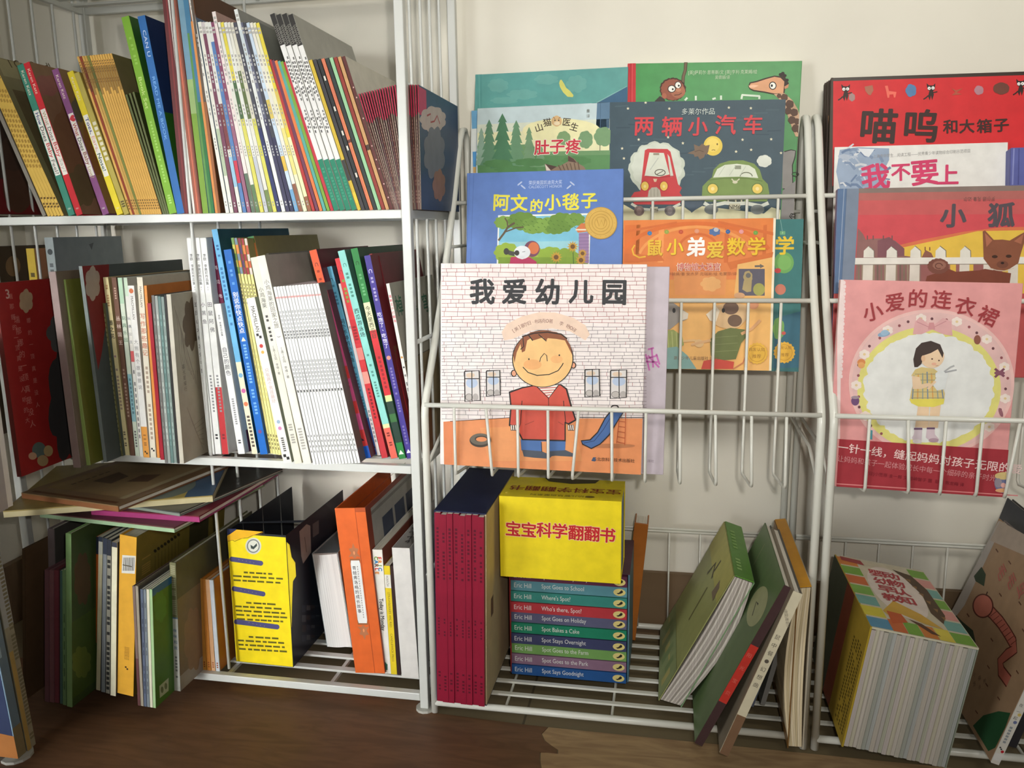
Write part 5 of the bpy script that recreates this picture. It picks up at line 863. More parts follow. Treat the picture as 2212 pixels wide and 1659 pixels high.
f = F_right(r, t); f.blob(828, 680, 16, 40, (104, 60, 44), 8, .3, 4); f.blob(838, 760, 16, 46, (110, 66, 46), 8, .3, 5); f.ell(822, 600, 20, 22, (108, 44, 66)); f.done()
r, t, h = mid('picture_book', 'thin white spine with pink letters whose beige cover carries large green letters', 907, 990, 834, 613, 8.5, col=(226, 222, 214), right=(168, 164, 148), d=.19, k=.8, tx=[('重拳王子打翻海', .06, .22, (206, 80, 100), 'c', .95), ('●', .4, .43, (206, 150, 70), 'c', .9), ('● 著', .46, .53, (60, 60, 60), 'c', .8), (9, .55, .85, (110, 108, 106), 'm', .5)])
f = F_right(r, t); f.text('棹', 862, 660, 42, (60, 110, 84), 0, .02); f.text('掌', 893, 656, 40, (60, 110, 84), 0, .02); f.text('穹', 918, 654, 38, (60, 110, 84), 0, .02); f.fill(0, 0, .19, h*.56, (150, 132, 100)); f.fill(.0, h*.555, .19, h*.56, (90, 84, 72)); f.fill(.0, 0, .07, h*.45, (128, 84, 52)); f.done()
for lab, x, y, w_, c in (('dark green hardback seen only by its head behind the coloured elephant-mark group', 752, 541, 18, (62, 84, 68)), ('tall dark maroon hardback leaning behind the purple spine', 812, 553, 14, (110, 36, 42)), ('grey hardback with black pen marks behind the white booklet series', 574, 548, 12, (132, 128, 120)), ('brown hardback behind the orange and pink spine', 690, 545, 12, (116, 84, 48))):
    sp('picture_book', lab, x + 92, 960, x, y, w_, Z1, yf=-.205, d=.168, col=c, right=c, hard=True, k=.5)

# ================================================================ bottom shelf, left bay
def low(name, label, xb, pyb, xt, yt, t, **k): return sp(name, label, xb, pyb, xt, yt, t, Z0, **k)
r, t, h = low('picture_book', 'plain brown hardback standing at the far left of the bottom shelf', 50, 1512, 48, 1186, 6, col=(92, 72, 52), right=(104, 80, 58), d=.2, hard=True)
low('picture_book', 'tall grey mauve hardback standing behind the pink mauve trio on the bottom shelf', 111, 1478, 103, 1143, 16, col=(132, 118, 120), right=(84, 80, 76), d=.2, hard=True, k=.9)
for i in range(3):
    low('picture_book', '%s of three pinkish mauve spines at the left of the bottom shelf' % ('leftmost', 'middle', 'rightmost')[i], 97 + 10.6*i, 1516 + i, 96.5 + 10.4*i, 1232, 10.4, col=((124, 84, 92), (136, 92, 98), (128, 66, 76))[i], right=(90, 60, 64), group='pinkish mauve trio', d=.19, hard=True, k=.93)
low('picture_book', 'thin blue-green spine right of the pinkish mauve trio on the bottom shelf', 130, 1520, 130, 1233, 5.5, col=(88, 122, 116), right=(80, 110, 90), d=.18)
low('picture_book', 'pale green thin spine left of the taller light green one on the bottom shelf', 136, 1523, 135, 1231, 8, col=(126, 160, 112), right=(90, 120, 80), d=.19, tx=[(6, .3, .9, (90, 120, 80), 'm', .4)])
r, t, h = low('picture_book', 'tall light green hardback with a dark green pictured cover on the bottom shelf', 145, 1527, 142, 1153, 13, col=(142, 178, 118), right=(62, 82, 44), d=.2, hard=True)
f = F_right(r, t); f.fill(0, h*.05, .2, h*.5, (70, 92, 40)); f.blob(176, 1430, 18, 30, (100, 116, 50), 8, .2, 3); f.blob(178, 1250, 16, 50, (88, 70, 48), 8, .2, 4); f.done()
low('picture_book', 'orange thin spine with a navy head on the bottom shelf', 199, 1486, 208, 1160, 7, col=(206, 106, 44), right=(130, 90, 60), d=.18, b=[(0, .11, (48, 56, 74))])
low('picture_book', 'cream thin spine with a navy head right of the orange one, bottom shelf', 208, 1491, 213.5, 1160, 9.5, col=(214, 206, 170), right=(60, 66, 80), d=.18, b=[(0, .11, (54, 62, 80)), (.03, .11, (196, 196, 184))])
low('picture_book', 'slate grey thin spine between two cream ones on the bottom shelf', 219, 1495, 223, 1163, 9, col=(140, 146, 150), right=(60, 66, 76), d=.18, b=[(0, .1, (56, 62, 78))])
low('picture_book', 'grey spine with a black speckled pattern on the bottom shelf', 229, 1498, 232, 1166, 9, col=(150, 146, 132), right=(56, 60, 66), d=.18, b=[(0, .1, (50, 54, 66))], tx=[(26, .12, .98, (44, 44, 42), 'm', .9)])
low('picture_book', 'thick cream spine left of the mustard box on the bottom shelf', 239, 1503, 242, 1172, 12.5, col=(226, 220, 190), right=(54, 58, 70), d=.18, b=[(0, .03, (60, 62, 74))])
r, t, h, f = low('book_set_case', 'mustard yellow boxed set with a barcode on its narrow face, bottom shelf', 254, 1501, 259.5, 1159, 38, col=(222, 166, 56), right=(128, 112, 50), d=.215, cat='box', keepf=True, k=1, hard=True)
f.zoom(0, 980, 2.4442); f.poly([(646, 535), (718, 540), (712, 634), (642, 630)], (222, 220, 212))
for k in range(14): f.line([(652 + k*4.4, 548), (649 + k*4.4, 618)], (1.6, 2.6, 1.2, 3.2)[k % 4], (40, 36, 34), keep=True)
f.up(); f.marks(t*.2, t*.75, h*.815, h*.822, (90, 80, 60), 1, .9)
for k in range(3): f.utext('宝宝早教启蒙认知', t*(.45 + .1*k), h*.27, t*.1, (130, 86, 30), -90)
f.utext('▚', t*.55, h*.175, t*.2, (60, 40, 24)); f.done('spine_print')
f = F_right(r, t); f.fill(.12, h*.62, .17, h*.97, (70, 66, 42))
for k in range(8): f.ell(335 + k*7.2, 1190 - k*5.0, 3.2, 3.6, (50, 44, 30), keep=True); f.line([(335 + k*7.2, 1200 - k*5), (335 + k*7.2, 1240 - k*5)], 2, (104, 90, 44), keep=True)
f.up(); f.marks(.012, .03, h*.74, h*.85, (170, 140, 70), 8, .6, 3); f.done()
for i in range(6):
    c = ((120, 100, 92), (150, 140, 124), (84, 92, 110), (110, 118, 124), (196, 192, 170), (150, 178, 130))[i]
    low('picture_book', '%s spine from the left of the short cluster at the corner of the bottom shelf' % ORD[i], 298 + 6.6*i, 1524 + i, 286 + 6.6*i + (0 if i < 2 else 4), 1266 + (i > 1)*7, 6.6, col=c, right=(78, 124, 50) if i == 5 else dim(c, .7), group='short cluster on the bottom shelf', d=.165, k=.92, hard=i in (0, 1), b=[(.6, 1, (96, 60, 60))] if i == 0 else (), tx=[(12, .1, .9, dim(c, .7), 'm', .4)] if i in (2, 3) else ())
f = F_right(r := bpy.data.objects[[o.name for o in bpy.data.objects if o.get('group') == 'short cluster on the bottom shelf'][-1]], max(v[0] for v in r.children[0].bound_box))
hh = max(v[2] for v in r.children[0].bound_box); f.fill(.0, hh*.94, .165, hh, (52, 110, 150)); f.poly([(344, 1482), (364, 1464), (364, 1492), (345, 1508)], (176, 190, 160)); f.ell(350, 1490, 3, 7, (110, 124, 90)); f.ell(358, 1482, 3, 7, (110, 124, 90)); f.blob(346, 1310, 12, 30, (86, 140, 60), 7, .2, 3); f.done()
r, t, h = low('picture_book', 'mossy speckled hardback with a white lower spine, its grey-tan cover facing right, bottom shelf', 377, 1492, 366, 1215, 14.5, col=(110, 108, 76), right=(120, 106, 84), d=.2, hard=True, b=[(.42, 1, (200, 200, 192)), (.42, .43, (90, 120, 150))], tx=[(26, .02, .4, (150, 148, 118), 'm', .8), ('咪咪和我', .5, .68, (84, 110, 140), 'c', .6), (7, .72, .9, (120, 120, 120), 'm', .4)])
f = F_right(r, t); f.fill(0, h*.72, .2, h, (92, 90, 70)); f.fill(0, 0, .2, h*.12, (150, 146, 140)); f.blob(418, 1380, 18, 60, (136, 114, 92), 8, .2, 5); f.done()
for i in range(4):
    low('board_book', '%s of four small orange-edged board books behind the wire divider' % ('leftmost', 'second', 'third', 'rightmost')[i], 438.5 + 9.4*i, 1447 + i*.8, 427.5 + 8.2*i, 1250 + i, 9.2, col=((214, 150, 66), (206, 134, 58), (216, 168, 124), (196, 202, 208))[i], right=(176, 110, 50), group='small orange-edged board books', d=.15, k=.93, hard=True, tx=[(3, .9, .97, (150, 80, 40), 'm', .5)])
# flat pile lying on top of the standing books
def flat(name, label, pL, pR, z, th, d, col, edge=None, pages=PAGE, spine_side='front'):
    A = U(*pL, z=z + th); B = U(*pR, z=z + th); ex = Vector((B.x - A.x, B.y - A.y, 0)); w = ex.length; a = math.atan2(ex.y, ex.x)
    r = root(name, label, 'book', (A.x, A.y, z), rz=a); e = edge or col; c = .0015
    m = MB(); m.box((0, 0, 0), (w, d, c), M(e, .35, 'print')); m.box((0, 0, th - c), (w, d, th), M(col, .3, 'print')); m.box((0, 0, c), (w, c, th - c), M(e, .35, 'print')); m.build('cover', r)
    m = MB(); m.box((.002, c + .0001, c + .0001), (w - .002, d - .002, th - c - .0001), M(pages, .8, 'pages')); m.build('pages', r)
    return r, w, d, Face(r, (0, 0, th), (1, 0, 0), (0, 1, 0))
r, w, d, f = flat('picture_book', 'green and white edged hardback lying lowest in the flat pile on the standing books', (85, 1107), (376, 1140), .2645, .0065, .19, (96, 60, 60), (150, 176, 140)); f.done()
r, w, d, f = flat('picture_book', 'dark red hardback with a magenta edge lying flat, second lowest of the pile', (196, 1099), (430, 1115), .2712, .008, .2, (110, 36, 50), (150, 56, 104)); f.done()
r, w, d, f = flat('picture_book', 'thin grey hardback lying flat between the magenta and the yellow-edged ones', (250, 1086), (388, 1107), .2795, .005, .2, (70, 70, 66), (122, 130, 120)); f.done()
r, w, d, f = flat('picture_book', 'wide yellow-beige hardback with a blue right end lying across the flat pile', (6.5, 1104), (459, 1070), .2848, .0085, .2, (146, 128, 76), (182, 170, 132))
f.fill(w*.86, 0, w, d, (70, 92, 116)); f.fill(w*.60, .0, w*.86, d, (176, 156, 84)); f.uv([(w*.72 + .04*math.cos(q*.4), .05 + .05*math.sin(q*.4)) for q in range(16)], (110, 120, 110)); f.done()
r, w, d, f = flat('picture_book', 'glossy tan and brown hardback on top of the flat pile, one corner toward the viewer', (46, 1064), (255, 1093), .2936, .0075, .22, (118, 92, 64), (126, 82, 52))
f.fill(w*.08, d*.12, w*.9, d*.9, (134, 112, 78)); f.fill(.01, .006, w - .01, .012, (96, 60, 38)); f.uv([(w*.3, d*.3), (w*.5, d*.3), (w*.48, d*.45), (w*.3, d*.5)], (86, 66, 48)); f.uv([(w*.58, d*.36), (w*.75, d*.4), (w*.7, d*.55), (w*.56, d*.5)], (92, 68, 50)); f.uv([(w*.86, d*.1), (w*.92, d*.1), (w*.92, d*.9), (w*.86, d*.9)], (150, 136, 104)); f.marks(w*.2, w*.22, d*.2, d*.5, (90, 70, 50), 6); f.done()

# ================================================================ bottom shelf, right bay
r, t, h, f = low('book_set_case', 'navy boxed set whose narrow front is printed bright yellow, bottom shelf', 510, 1430, 490, 1149, 136, col=(34, 38, 46), right=(40, 44, 54), d=.2, cat='box', keepf=True, k=.96)
bpy.data.objects.remove(r.children[1])
YL = (240, 214, 26); f.zoom(400, 980, 2.4426); f.fill(.0006, .0005, t - .0006, h*.985, YL)
f.poly([(222, 396), (272, 396), (262, 412), (222, 432)], (40, 46, 80)); f.line([(222, 462), (250, 456), (262, 462), (300, 446), (330, 444), (360, 430), (400, 424), (412, 414)], 3, (120, 84, 20)); f.poly([(272, 400), (412, 412), (330, 440), (260, 455), (225, 460), (222, 435)], (232, 176, 34))
f.ell(360, 487, 42, 44, (206, 206, 190)); f.ell(360, 487, 34, 36, (120, 124, 120)); f.ell(360, 487, 28, 30, (214, 214, 200)); f.poly([(345, 480), (360, 490), (378, 472), (380, 486), (362, 504), (348, 500)], (60, 70, 66))
VI = (78, 76, 120)
for x0, y0, x1, y1 in ((246, 556, 400, 578), (258, 712, 412, 740), (270, 886, 486, 914)):
    f.line([(x0, y0), (x1, y1)], 26, VI); f.ell(x0, y0, 12, 13, VI); f.ell(x1, y1, 12, 13, VI); f.text('・・・・・', (x0 + x1)/2, (y0 + y1)/2, 20, (140, 136, 120), -8)
INKY = (96, 90, 30); rnd = random.Random(3)
for (y0, rows, xa, xb_) in ((622, 3, 250, 520), (782, 5, 262, 530), (962, 4, 276, 540)):
    for k in range(rows):
        x = xa + (60 if k == 0 else 0) + k*3
        while x < xb_ - 20 - (60 if k == 0 else 0):
            ww = rnd.uniform(14, 46); f.line([(x, y0 + k*22 + (x - xa)*.06), (x + ww, y0 + k*22 + (x + ww - xa)*.06)], 9, INKY, keep=True); x += ww + rnd.uniform(4, 12)
f.up(); f.done('yellow_front')
m = MB(); flap = [(t, h*.95), (t + .004, h*.93), (t + .006, h*.84), (t + .011, h*.80), (t + .011, h*.70), (t + .006, h*.66), (t + .003, h*.5), (t, h*.3)]
m.prism([(x, z) for x, z in flap], .0005, .0012, M((214, 190, 30), .5, 'print'), ax=1); m.build('front_flap', r)
f = F_right(r, t); f.zoom(400, 980, 2.4426); f.poly([(602, 410), (640, 372), (660, 380), (664, 520), (622, 580), (612, 540)], (150, 152, 148)); f.poly([(672, 372), (704, 350), (706, 420), (674, 442)], (96, 98, 100)); f.line([(630, 440), (640, 520)], 6, (90, 92, 92))
for k in range(16): f.rect(616 + (k % 4)*24, 800 + (k//4)*52, 636 + (k % 4)*24, 836 + (k//4)*52 - 10*(k % 4), ((58, 64, 76), (80, 84, 90), (64, 60, 62))[k % 3], keep=True)
f.up(); f.done('side_print')
f = Face(r, (0, 0, h), (1, 0, 0), (0, 1, 0)); f.uv([(0, .03), (t, .05), (t, .06), (0, .036)], (56, 62, 72)); f.done('top_crease')

# white page block, fore-edge to the front
r, t, h = spine('paperback', 'thick white paperback, page edges to the front, beside the navy and yellow box', 706, 1398, 673, 1196, 60, Z0, None, .15, (214, 212, 206), hard=True)
for c in list(r.children): bpy.data.objects.remove(c)
m = MB(); m.box((0, .001, 0), (.0012, .15, h), M((150, 160, 164), .4, 'print')); m.box((t - .0012, .001, 0), (t, .15, h), M((150, 160, 164), .4, 'print')); m.box((0, .1488, 0), (t, .15, h), M((150, 160, 164), .4, 'print')); m.build('cover', r)
m = MB(); n = 10; pr = [(.0013 + (t - .0026)*i/n, -.003*math.sin(math.pi*i/n)) for i in range(n + 1)]; m.prism(pr + [(t - .0013, .1485), (.0013, .1485)], .001, h - .0015, M((226, 224, 220), .8, 'pages'), ax=2); m.build('pages', r)
f = Face(r, (0, 0, h - .0015), (1, 0, 0), (0, 1, 0)); f.fill(.0015, .004, t - .0015, .147, (96, 106, 112)); f.done('top_edge')

# orange slipcase with a lid
r, t, h, f = low('slipcase', 'tall orange slipcase with a framed white title panel on the bottom shelf', 768, 1453, 723, 1098, 66, col=(216, 100, 42), right=(150, 62, 40), d=.215, cat='box', keepf=True, k=1, hard=True)
bpy.data.objects.remove(r.children[1]); 
f.fill(t*.655, 0, t*.672, h, (150, 60, 26)); f.fill(t*.674, h*.975, t, h, (176, 80, 40))
f.zoom(620, 980, 6.379); f.poly([(835, 1520), (850, 1490), (900, 1475), (960, 1490), (1010, 1530), (1030, 1700)], (226, 222, 214)) if False else None
u0, u1 = t*.30, t*.62; f.fill(u0 - .0005, h*.30, u1 + .0005, h*.70, (150, 96, 60)); f.uv([(u0 + .001, h*.31), (u1 - .001, h*.31), (u1, h*.33), (u1, h*.67), (u1 - .001, h*.69), (u0 + .001, h*.69), (u0, h*.67), (u0, h*.33)], (226, 226, 222))
GL = (176, 112, 76)
for s_, vc in ((1, .735), (-1, .265)):
    f.uv([(t*.46 + dx*t, h*(vc + s_*dy)) for dx, dy in ((0, .06), (.05, .03), (.16, .025), (.10, .0), (.20, -.025), (.08, -.02), (0, -.035), (-.08, -.02), (-.20, -.025), (-.10, 0), (-.16, .025), (-.05, .03))], GL); f.uv([(t*.46 + .03*t*math.cos(q), h*(vc + .012*math.sin(q))) for q in (0, 1, 2, 3, 4, 5)], (226, 150, 100))
f.column('青蛙弗洛格的成长故事', t*.40, h*.66, h*.37, t*.14, (70, 66, 64), .01)
f.marks(t*.50, t*.53, h*.34, h*.66, (150, 146, 142), 22, .6); f.done('spine_print')
f = Face(r, (0, 0, h), (1, 0, 0), (0, 1, 0)); f.fill(t*.655, 0, t*.672, .215, (96, 40, 28)); f.done('lid_seam')
f = F_right(r, t); f.fill(.018, .0, .215, h*.97, (176, 172, 162)); f.fill(.018, h*.93, .215, h*.95, (140, 134, 124))
for k in range(3): f.fill(.055 + .052*k, h*.72, .098 + .052*k, h*.86, (70, 78, 96))
f.done()
r, t, h, f = low('picture_book', 'white spine with a multicoloured author name and black title, right of the orange slipcase', 824, 1454, 804, 1187, 22, col=(226, 222, 212), right=(120, 60, 44), d=.19, hard=True, keepf=True)
cc = [(206, 60, 44), (210, 130, 50), (110, 150, 60), (40, 120, 170), (120, 80, 60)]
for s_, uu, v in (('ERIC', .68, .955), ('CARLE', .34, .955)):
    for k, ch in enumerate(s_): f.utext(ch, t*uu, h*(v - .022 - .029*k), t*.52, cc[(k + (s_ == 'CARLE')*2) % 5], -90, .05)
f.utext('Today is Monday', t*.5, h*.485, t*.55, (40, 38, 36), -90, .014, h*.26); f.uv([(t*(.5 + .2*math.cos(q*.5)*(1 + .3*(q % 2))), h*(.06 + .03*math.sin(q*.5)*(1 + .3*(q % 2)))) for q in range(12)], (44, 90, 70)); f.done('spine_print')
r, t, h, f = low('picture_book', 'thin yellow spine with a white patch near its head beside the white author-name spine', 845, 1456, 829, 1222, 13.5, col=(222, 196, 40), right=(60, 40, 36), d=.185, keepf=True)
f.fill(0, h*.80, t, h*.92, (226, 222, 210)); f.utext('HORÁČEK', t*.5, h*.86, t*.5, (90, 86, 80), -90, 0, h*.1); f.utext('STRAWBERRIES ARE RED', t*.5, h*.60, t*.5, (110, 86, 30), -90, 0, h*.32); f.utext('CANDLEWICK PRESS', t*.5, h*.25, t*.5, (110, 86, 30), -90, 0, h*.26); f.done('spine_print')
low('picture_book', 'dark brown thin hardback between the yellow spine and the white box on the bottom shelf', 858.5, 1458, 842, 1222, 7.5, col=(54, 36, 34), right=(80, 50, 44), d=.185, hard=True)
r, t, h, f = low('book_set_case', 'plain white box with pen scribbles on its top on the bottom shelf', 868, 1463, 846.5, 1183, 38, col=(214, 210, 204), right=(206, 202, 196), d=.2, cat='box', keepf=True, k=1); f.done()
bpy.data.objects.remove(r.children[1])
f = Face(r, (0, 0, h), (1, 0, 0), (0, 1, 0))
for pts in (((876, 1170), (884, 1166), (882, 1172)), ((880, 1160), (890, 1158), (886, 1164), (894, 1160)), ((884, 1150), (894, 1148), (892, 1156)), ((890, 1140), (898, 1142), (896, 1148), (900, 1150))): f.line(pts, 2, (60, 56, 54), keep=True)
f.done('pen_marks')

# ================================================================ corner shelf, books seen past its end
def cornerb(name, label, y1, zb, x, th, h, col, front, lean=0, d=.19, hard=True):
    M4 = Matrix.Translation((x, y1 - th, zb)) @ Matrix.Rotation(math.pi/2, 4, 'Z') @ Matrix.Rotation(lean, 4, 'Y')
    r = root(name, label, 'book', None, M4=M4); book_parts(r, th, h, d, col, front, col, hard=hard); return r, F_spine(r)
r, f = cornerb('picture_book', 'white spine on the corner shelf beside the large red book', -.4465, .3248, -.4305, .0085, .19, (226, 220, 210), (206, 200, 192)); f.done()
for i in range(4):
    r, f = cornerb('picture_book', '%s pale grey booklet spine left of the white spine at the picture border' % ORD[i], -.4556 - .0056*i, .3248, -.4290 + .001*i, .0052, .186 - .003*i, (168, 160, 154), (150, 142, 136), hard=False); f.done()
r, f = cornerb('picture_book', 'speckled yellow-grey hardback spine lowest at the left border, on the corner shelf', -.4465, .0247, -.4430, .0135, .262, (150, 146, 124), (110, 106, 90), -.055)
tt = .0135; f.fill(0, .0, tt*.45, .13, (176, 150, 88)); f.fill(0, .16, tt, .262, (160, 164, 164)); f.marks(tt*.5, tt*.95, .01, .25, (120, 114, 90), 50, .6, 2); f.done('spine_print')
r, f = cornerb('picture_book', 'blue-grey hardback with a dark blue cover leaning at the lower left border', -.4615, .0247, -.4435, .0125, .262, (112, 134, 150), (44, 52, 78), -.06)
tt = .0125; f.fill(0, .13, tt*.4, .262, (170, 196, 210)); f.fill(0, .0, tt, .04, (140, 128, 96)); f.done('spine_print')
f = Face(r, (0, 0, 0), (0, -1, 0), (0, 0, 1)); f.uv([(-.19, 0), (0, 0), (0, .03), (-.19, .05)], (150, 96, 50)); f.uv([(-.1, .12), (-.02, .10), (-.01, .16), (-.08, .2)], (90, 130, 140)); f.done()

# ================================================================ middle rack, floor tray
ZR = .0213
Bq = U(943, 1519, z=ZR); 
r, t, h = spine('slipcase', 'navy slipcase holding eight crimson spines, at the left of the middle rack tray', 942, 1518, 935.5, 1106, 112, ZR, None, .19, (34, 40, 66), hard=True)
for c in list(r.children): bpy.data.objects.remove(c)
m = MB(); NV = M((34, 40, 70), .45, 'print'); m.box((0, .004, h - .0015), (t, .19, h), NV); m.box((0, .004, 0), (t, .19, .0015), NV); m.box((0, .004, .0015), (.0015, .19, h - .0015), NV); m.box((t - .0015, .004, .0015), (t, .19, h - .0015), M((206, 186, 146), .6, 'paper')); m.box((.0015, .1885, .0015), (t - .0015, .19, h - .0015), NV); m.build('case_shell', r)
f = F_right(r, t); f.fill(.03, h*.42, .045, h*.52, (110, 90, 70)); f.done('case_label')
MC = W[r.name]; tb = (t - .003)/8
for i in range(8):
    M4 = MC @ Matrix.Translation((.0015 + tb*i, -.001 if i % 3 else .0005, .0016))
    b = root('picture_book', '%s crimson spine from the left inside the navy slipcase' % ORD[i], 'book', None, group='crimson spines in the navy slipcase', M4=M4)
    hb = h - .0034 - (.0015 if i % 3 == 1 else 0); book_parts(b, tb*.96, hb, .182, (138, 22, 48), hard=False); f = F_spine(b); f.fill(.00005, .00005, tb*.96 - .00005, hb - .00005, (138, 22, 48))
    f.marks(tb*.3, tb*.65, hb*.66, hb*.93, (88, 16, 34), 14, .6, i); f.marks(tb*.34, tb*.6, hb*.36, hb*.46, (88, 16, 34), 6, .6, i + 1); f.marks(tb*.3, tb*.66, hb*.06, hb*.17, (86, 16, 32), 6, .5, i + 2); f.done('spine_print')

# box of ten little hardbacks lying in a stack
A = U(1102, 1456, z=ZR); Bx = U(1357, 1481, z=ZR); zt = U(1098, 1226, y=A.y).z; w = (Bx - A).x
sb = root('slipcase', 'red and blue sided slipcase lying under the yellow box, ten little spines in its mouth', 'box', (A.x, A.y + .004, ZR)); hB = zt - ZR
m = MB(); m.box((0, 0, 0), (w, .12, .0015), M((60, 66, 84), .5, 'print')); m.box((0, 0, hB - .0015), (w, .12, hB), M((90, 60, 70), .5, 'print')); m.box((0, 0, .0015), (.0022, .12, hB - .0015), M((150, 50, 54), .5, 'print')); m.box((w - .0022, 0, .0015), (w, .12, hB - .0015), M((92, 130, 150), .5, 'print')); m.box((.0022, .1185, .0015), (w - .0022, .12, hB - .0015), M((60, 66, 84), .5, 'print')); m.build('case_shell', sb)
SPOT = [('Spot Says Goodnight', (28, 82, 150)), ('Spot Goes to the Park', (142, 106, 130)), ('Spot Goes to the Farm', (118, 168, 86)), ('Spot Stays Overnight', (56, 60, 100)), ('Spot Bakes a Cake', (22, 132, 96)), ("Spot Goes on Holiday", (92, 92, 124)), ("Who's there, Spot?", (196, 50, 58)), ("Where's Spot?", (50, 140, 128)), ('Spot Goes to School', (92, 152, 166)), ("Spot's Birthday Party", (96, 38, 66))]
SNM = ['royal blue', 'dusty mauve', 'leaf green', 'indigo', 'emerald green', 'grey violet', 'red', 'sea green', 'pale teal', 'plum']
e = (hB - .0034)/10
for i, (ti, c) in enumerate(SPOT):
    c = tuple(int(v*.80 + 12) for v in c)
    b = root('board_book', '%s spine lying %s in the stacked slipcase under the yellow box' % (SNM[i], 'lowest' if i == 0 else 'topmost' if i == 9 else ORD[i] + ' from the bottom'), 'book', (A.x + .0026, A.y - .0005 + .0012*(i % 3 - 1), ZR + .0017 + e*i), group='little lying spines'); L_ = w - .0056
    m = MB(); mc = M(c, .35, 'print'); m.box((0, 0, 0), (L_, .115, .0008), mc); m.box((0, 0, e*.95 - .0008), (L_, .115, e*.95), mc); m.box((0, 0, .0008), (L_, .0008, e*.95 - .0008), mc); m.build('cover', b, bevel=.0003)
    m = MB(); m.box((.001, .0009, .0009), (L_ - .001, .114, e*.95 - .0009), M(PAGE, .8, 'pages')); m.build('pages', b)
    f = Face(b, (0, 0, 0), (1, 0, 0), (0, 0, 1)); f.fill(.0002, .0002, L_ - .0002, e*.95 - .0002, c); lt = (206, 206, 200); f.utext('Eric Hill', L_*.105, e*.5, e*.62, lt, 0, .0, L_*.15); f.utext(ti, L_*(.27 + .0096*len(ti)), e*.48, e*.58, lt, 0, 0, L_*.0192*len(ti))
    cx = L_*.935; f.uv([(cx + e*.52*math.cos(q*.3), e*.46 + e*.33*math.sin(q*.3)) for q in range(21)], (206, 190, 120)); f.uv([(cx - e*.25, e*.38), (cx - e*.05, e*.42), (cx + e*.16, e*.68), (cx + e*.3, e*.6), (cx + e*.28, e*.44), (cx + e*.1, e*.34), (cx - e*.1, e*.28)], (40, 36, 34)); f.done('spine_print')

# yellow box on top of it
YC = (236, 212, 36)
A2 = U(1081, 1224, y=-.222); B2 = U(1341, 1243, y=-.222); T2 = U(1079, 1050, y=-.222); zb = zt + .0003; w2 = B2.x - A2.x; h2 = T2.z - A2.z; d2 = .085
yb_ = root('book_set_case', 'bright yellow boxed set with red title letters, on the stacked slipcase in the middle rack', 'box', (A2.x, -.222, zb))
m = MB(); m.box((0, 0, 0), (w2, d2, .0012), M(YC, .4, 'print')); m.box((0, 0, h2 - .0012), (w2, d2, h2), M(YC, .4, 'print')); m.box((0, 0, .0012), (w2, .0012, h2 - .0012), M(YC, .4, 'print')); m.box((0, .0012, .0012), (.0012, d2, h2 - .0012), M(YC, .4, 'print')); m.box((.0012, d2 - .0012, .0012), (w2, d2, h2 - .0012), M(YC, .4, 'print')); m.build('case_shell', yb_)
for i in range(4):
    m = MB(); m.box((.0014, .002 + .0202*i, .0014), (w2 - .0008 - .0004*(i % 2), .0215 + .0202*i, h2 - .0016), M(((120, 140, 120), (190, 186, 170), (110, 130, 150), (170, 160, 120))[i], .6, 'pages')); m.build('inner_book', yb_)
f = Face(yb_, (0, 0, 0), (1, 0, 0), (0, 0, 1)); f.fill(.0002, .0002, w2 - .0002, h2 - .0002, YC); f.zoom(900, 980, 2.675)
for ch, x, y in (('宝', 558, 432), ('宝', 648, 438), ('科', 738, 440), ('学', 828, 446), ('翻', 920, 456), ('翻', 1012, 462), ('书', 1104, 470)): f.text(ch, x, y, 92, (232, 196, 150), -2, .06); f.text(ch, x, y, 90, (190, 40, 44), -2, .028)
f.rect(515, 218, 528, 230, (170, 150, 40)) if False else None; f.ell(520, 224, 6, 3, (170, 146, 40), 20); f.done('front_print')
f = Face(yb_, (0, 0, h2), (1, 0, 0), (0, 1, 0))
for i, ch in enumerate('宝宝科学翻翻书'): f.utext(ch, w2*(.92 - .135*i), d2*.42, .021, (140, 60, 30), 180, .025)
f.utext('婴幼儿智慧启蒙系列', w2*.5, d2*.13, .008, (120, 96, 24), 180, 0, w2*.5); f.uv([(w2*.74 + .006*math.cos(q*.4), d2*.13 + .004*math.sin(q*.4)) for q in range(16)], (120, 96, 24)); f.uv([(w2*.75, d2*.8), (w2*.55, d2*.72), (w2*.35, d2*.8), (w2*.3, d2*.98), (w2*.78, d2*.98)], (70, 62, 30)); f.done('top_print')

# orange-brown book standing behind the stack
M4, t, h = lean_matrix(1338, 1440, 1357, 1127, 24, ZR, -.150)
r = root('picture_book', 'orange-brown hardback standing behind the yellow box, only its right strip showing', 'book', None, M4=Matrix.Translation((U(1346, 1130, y=-.068).x, -.068, ZR)) @ Matrix.Rotation(.09, 4, 'Y'))
book_parts(r, .020, U(1360, 1127, y=-.068).z - ZR, .040, (176, 104, 44), hard=True)

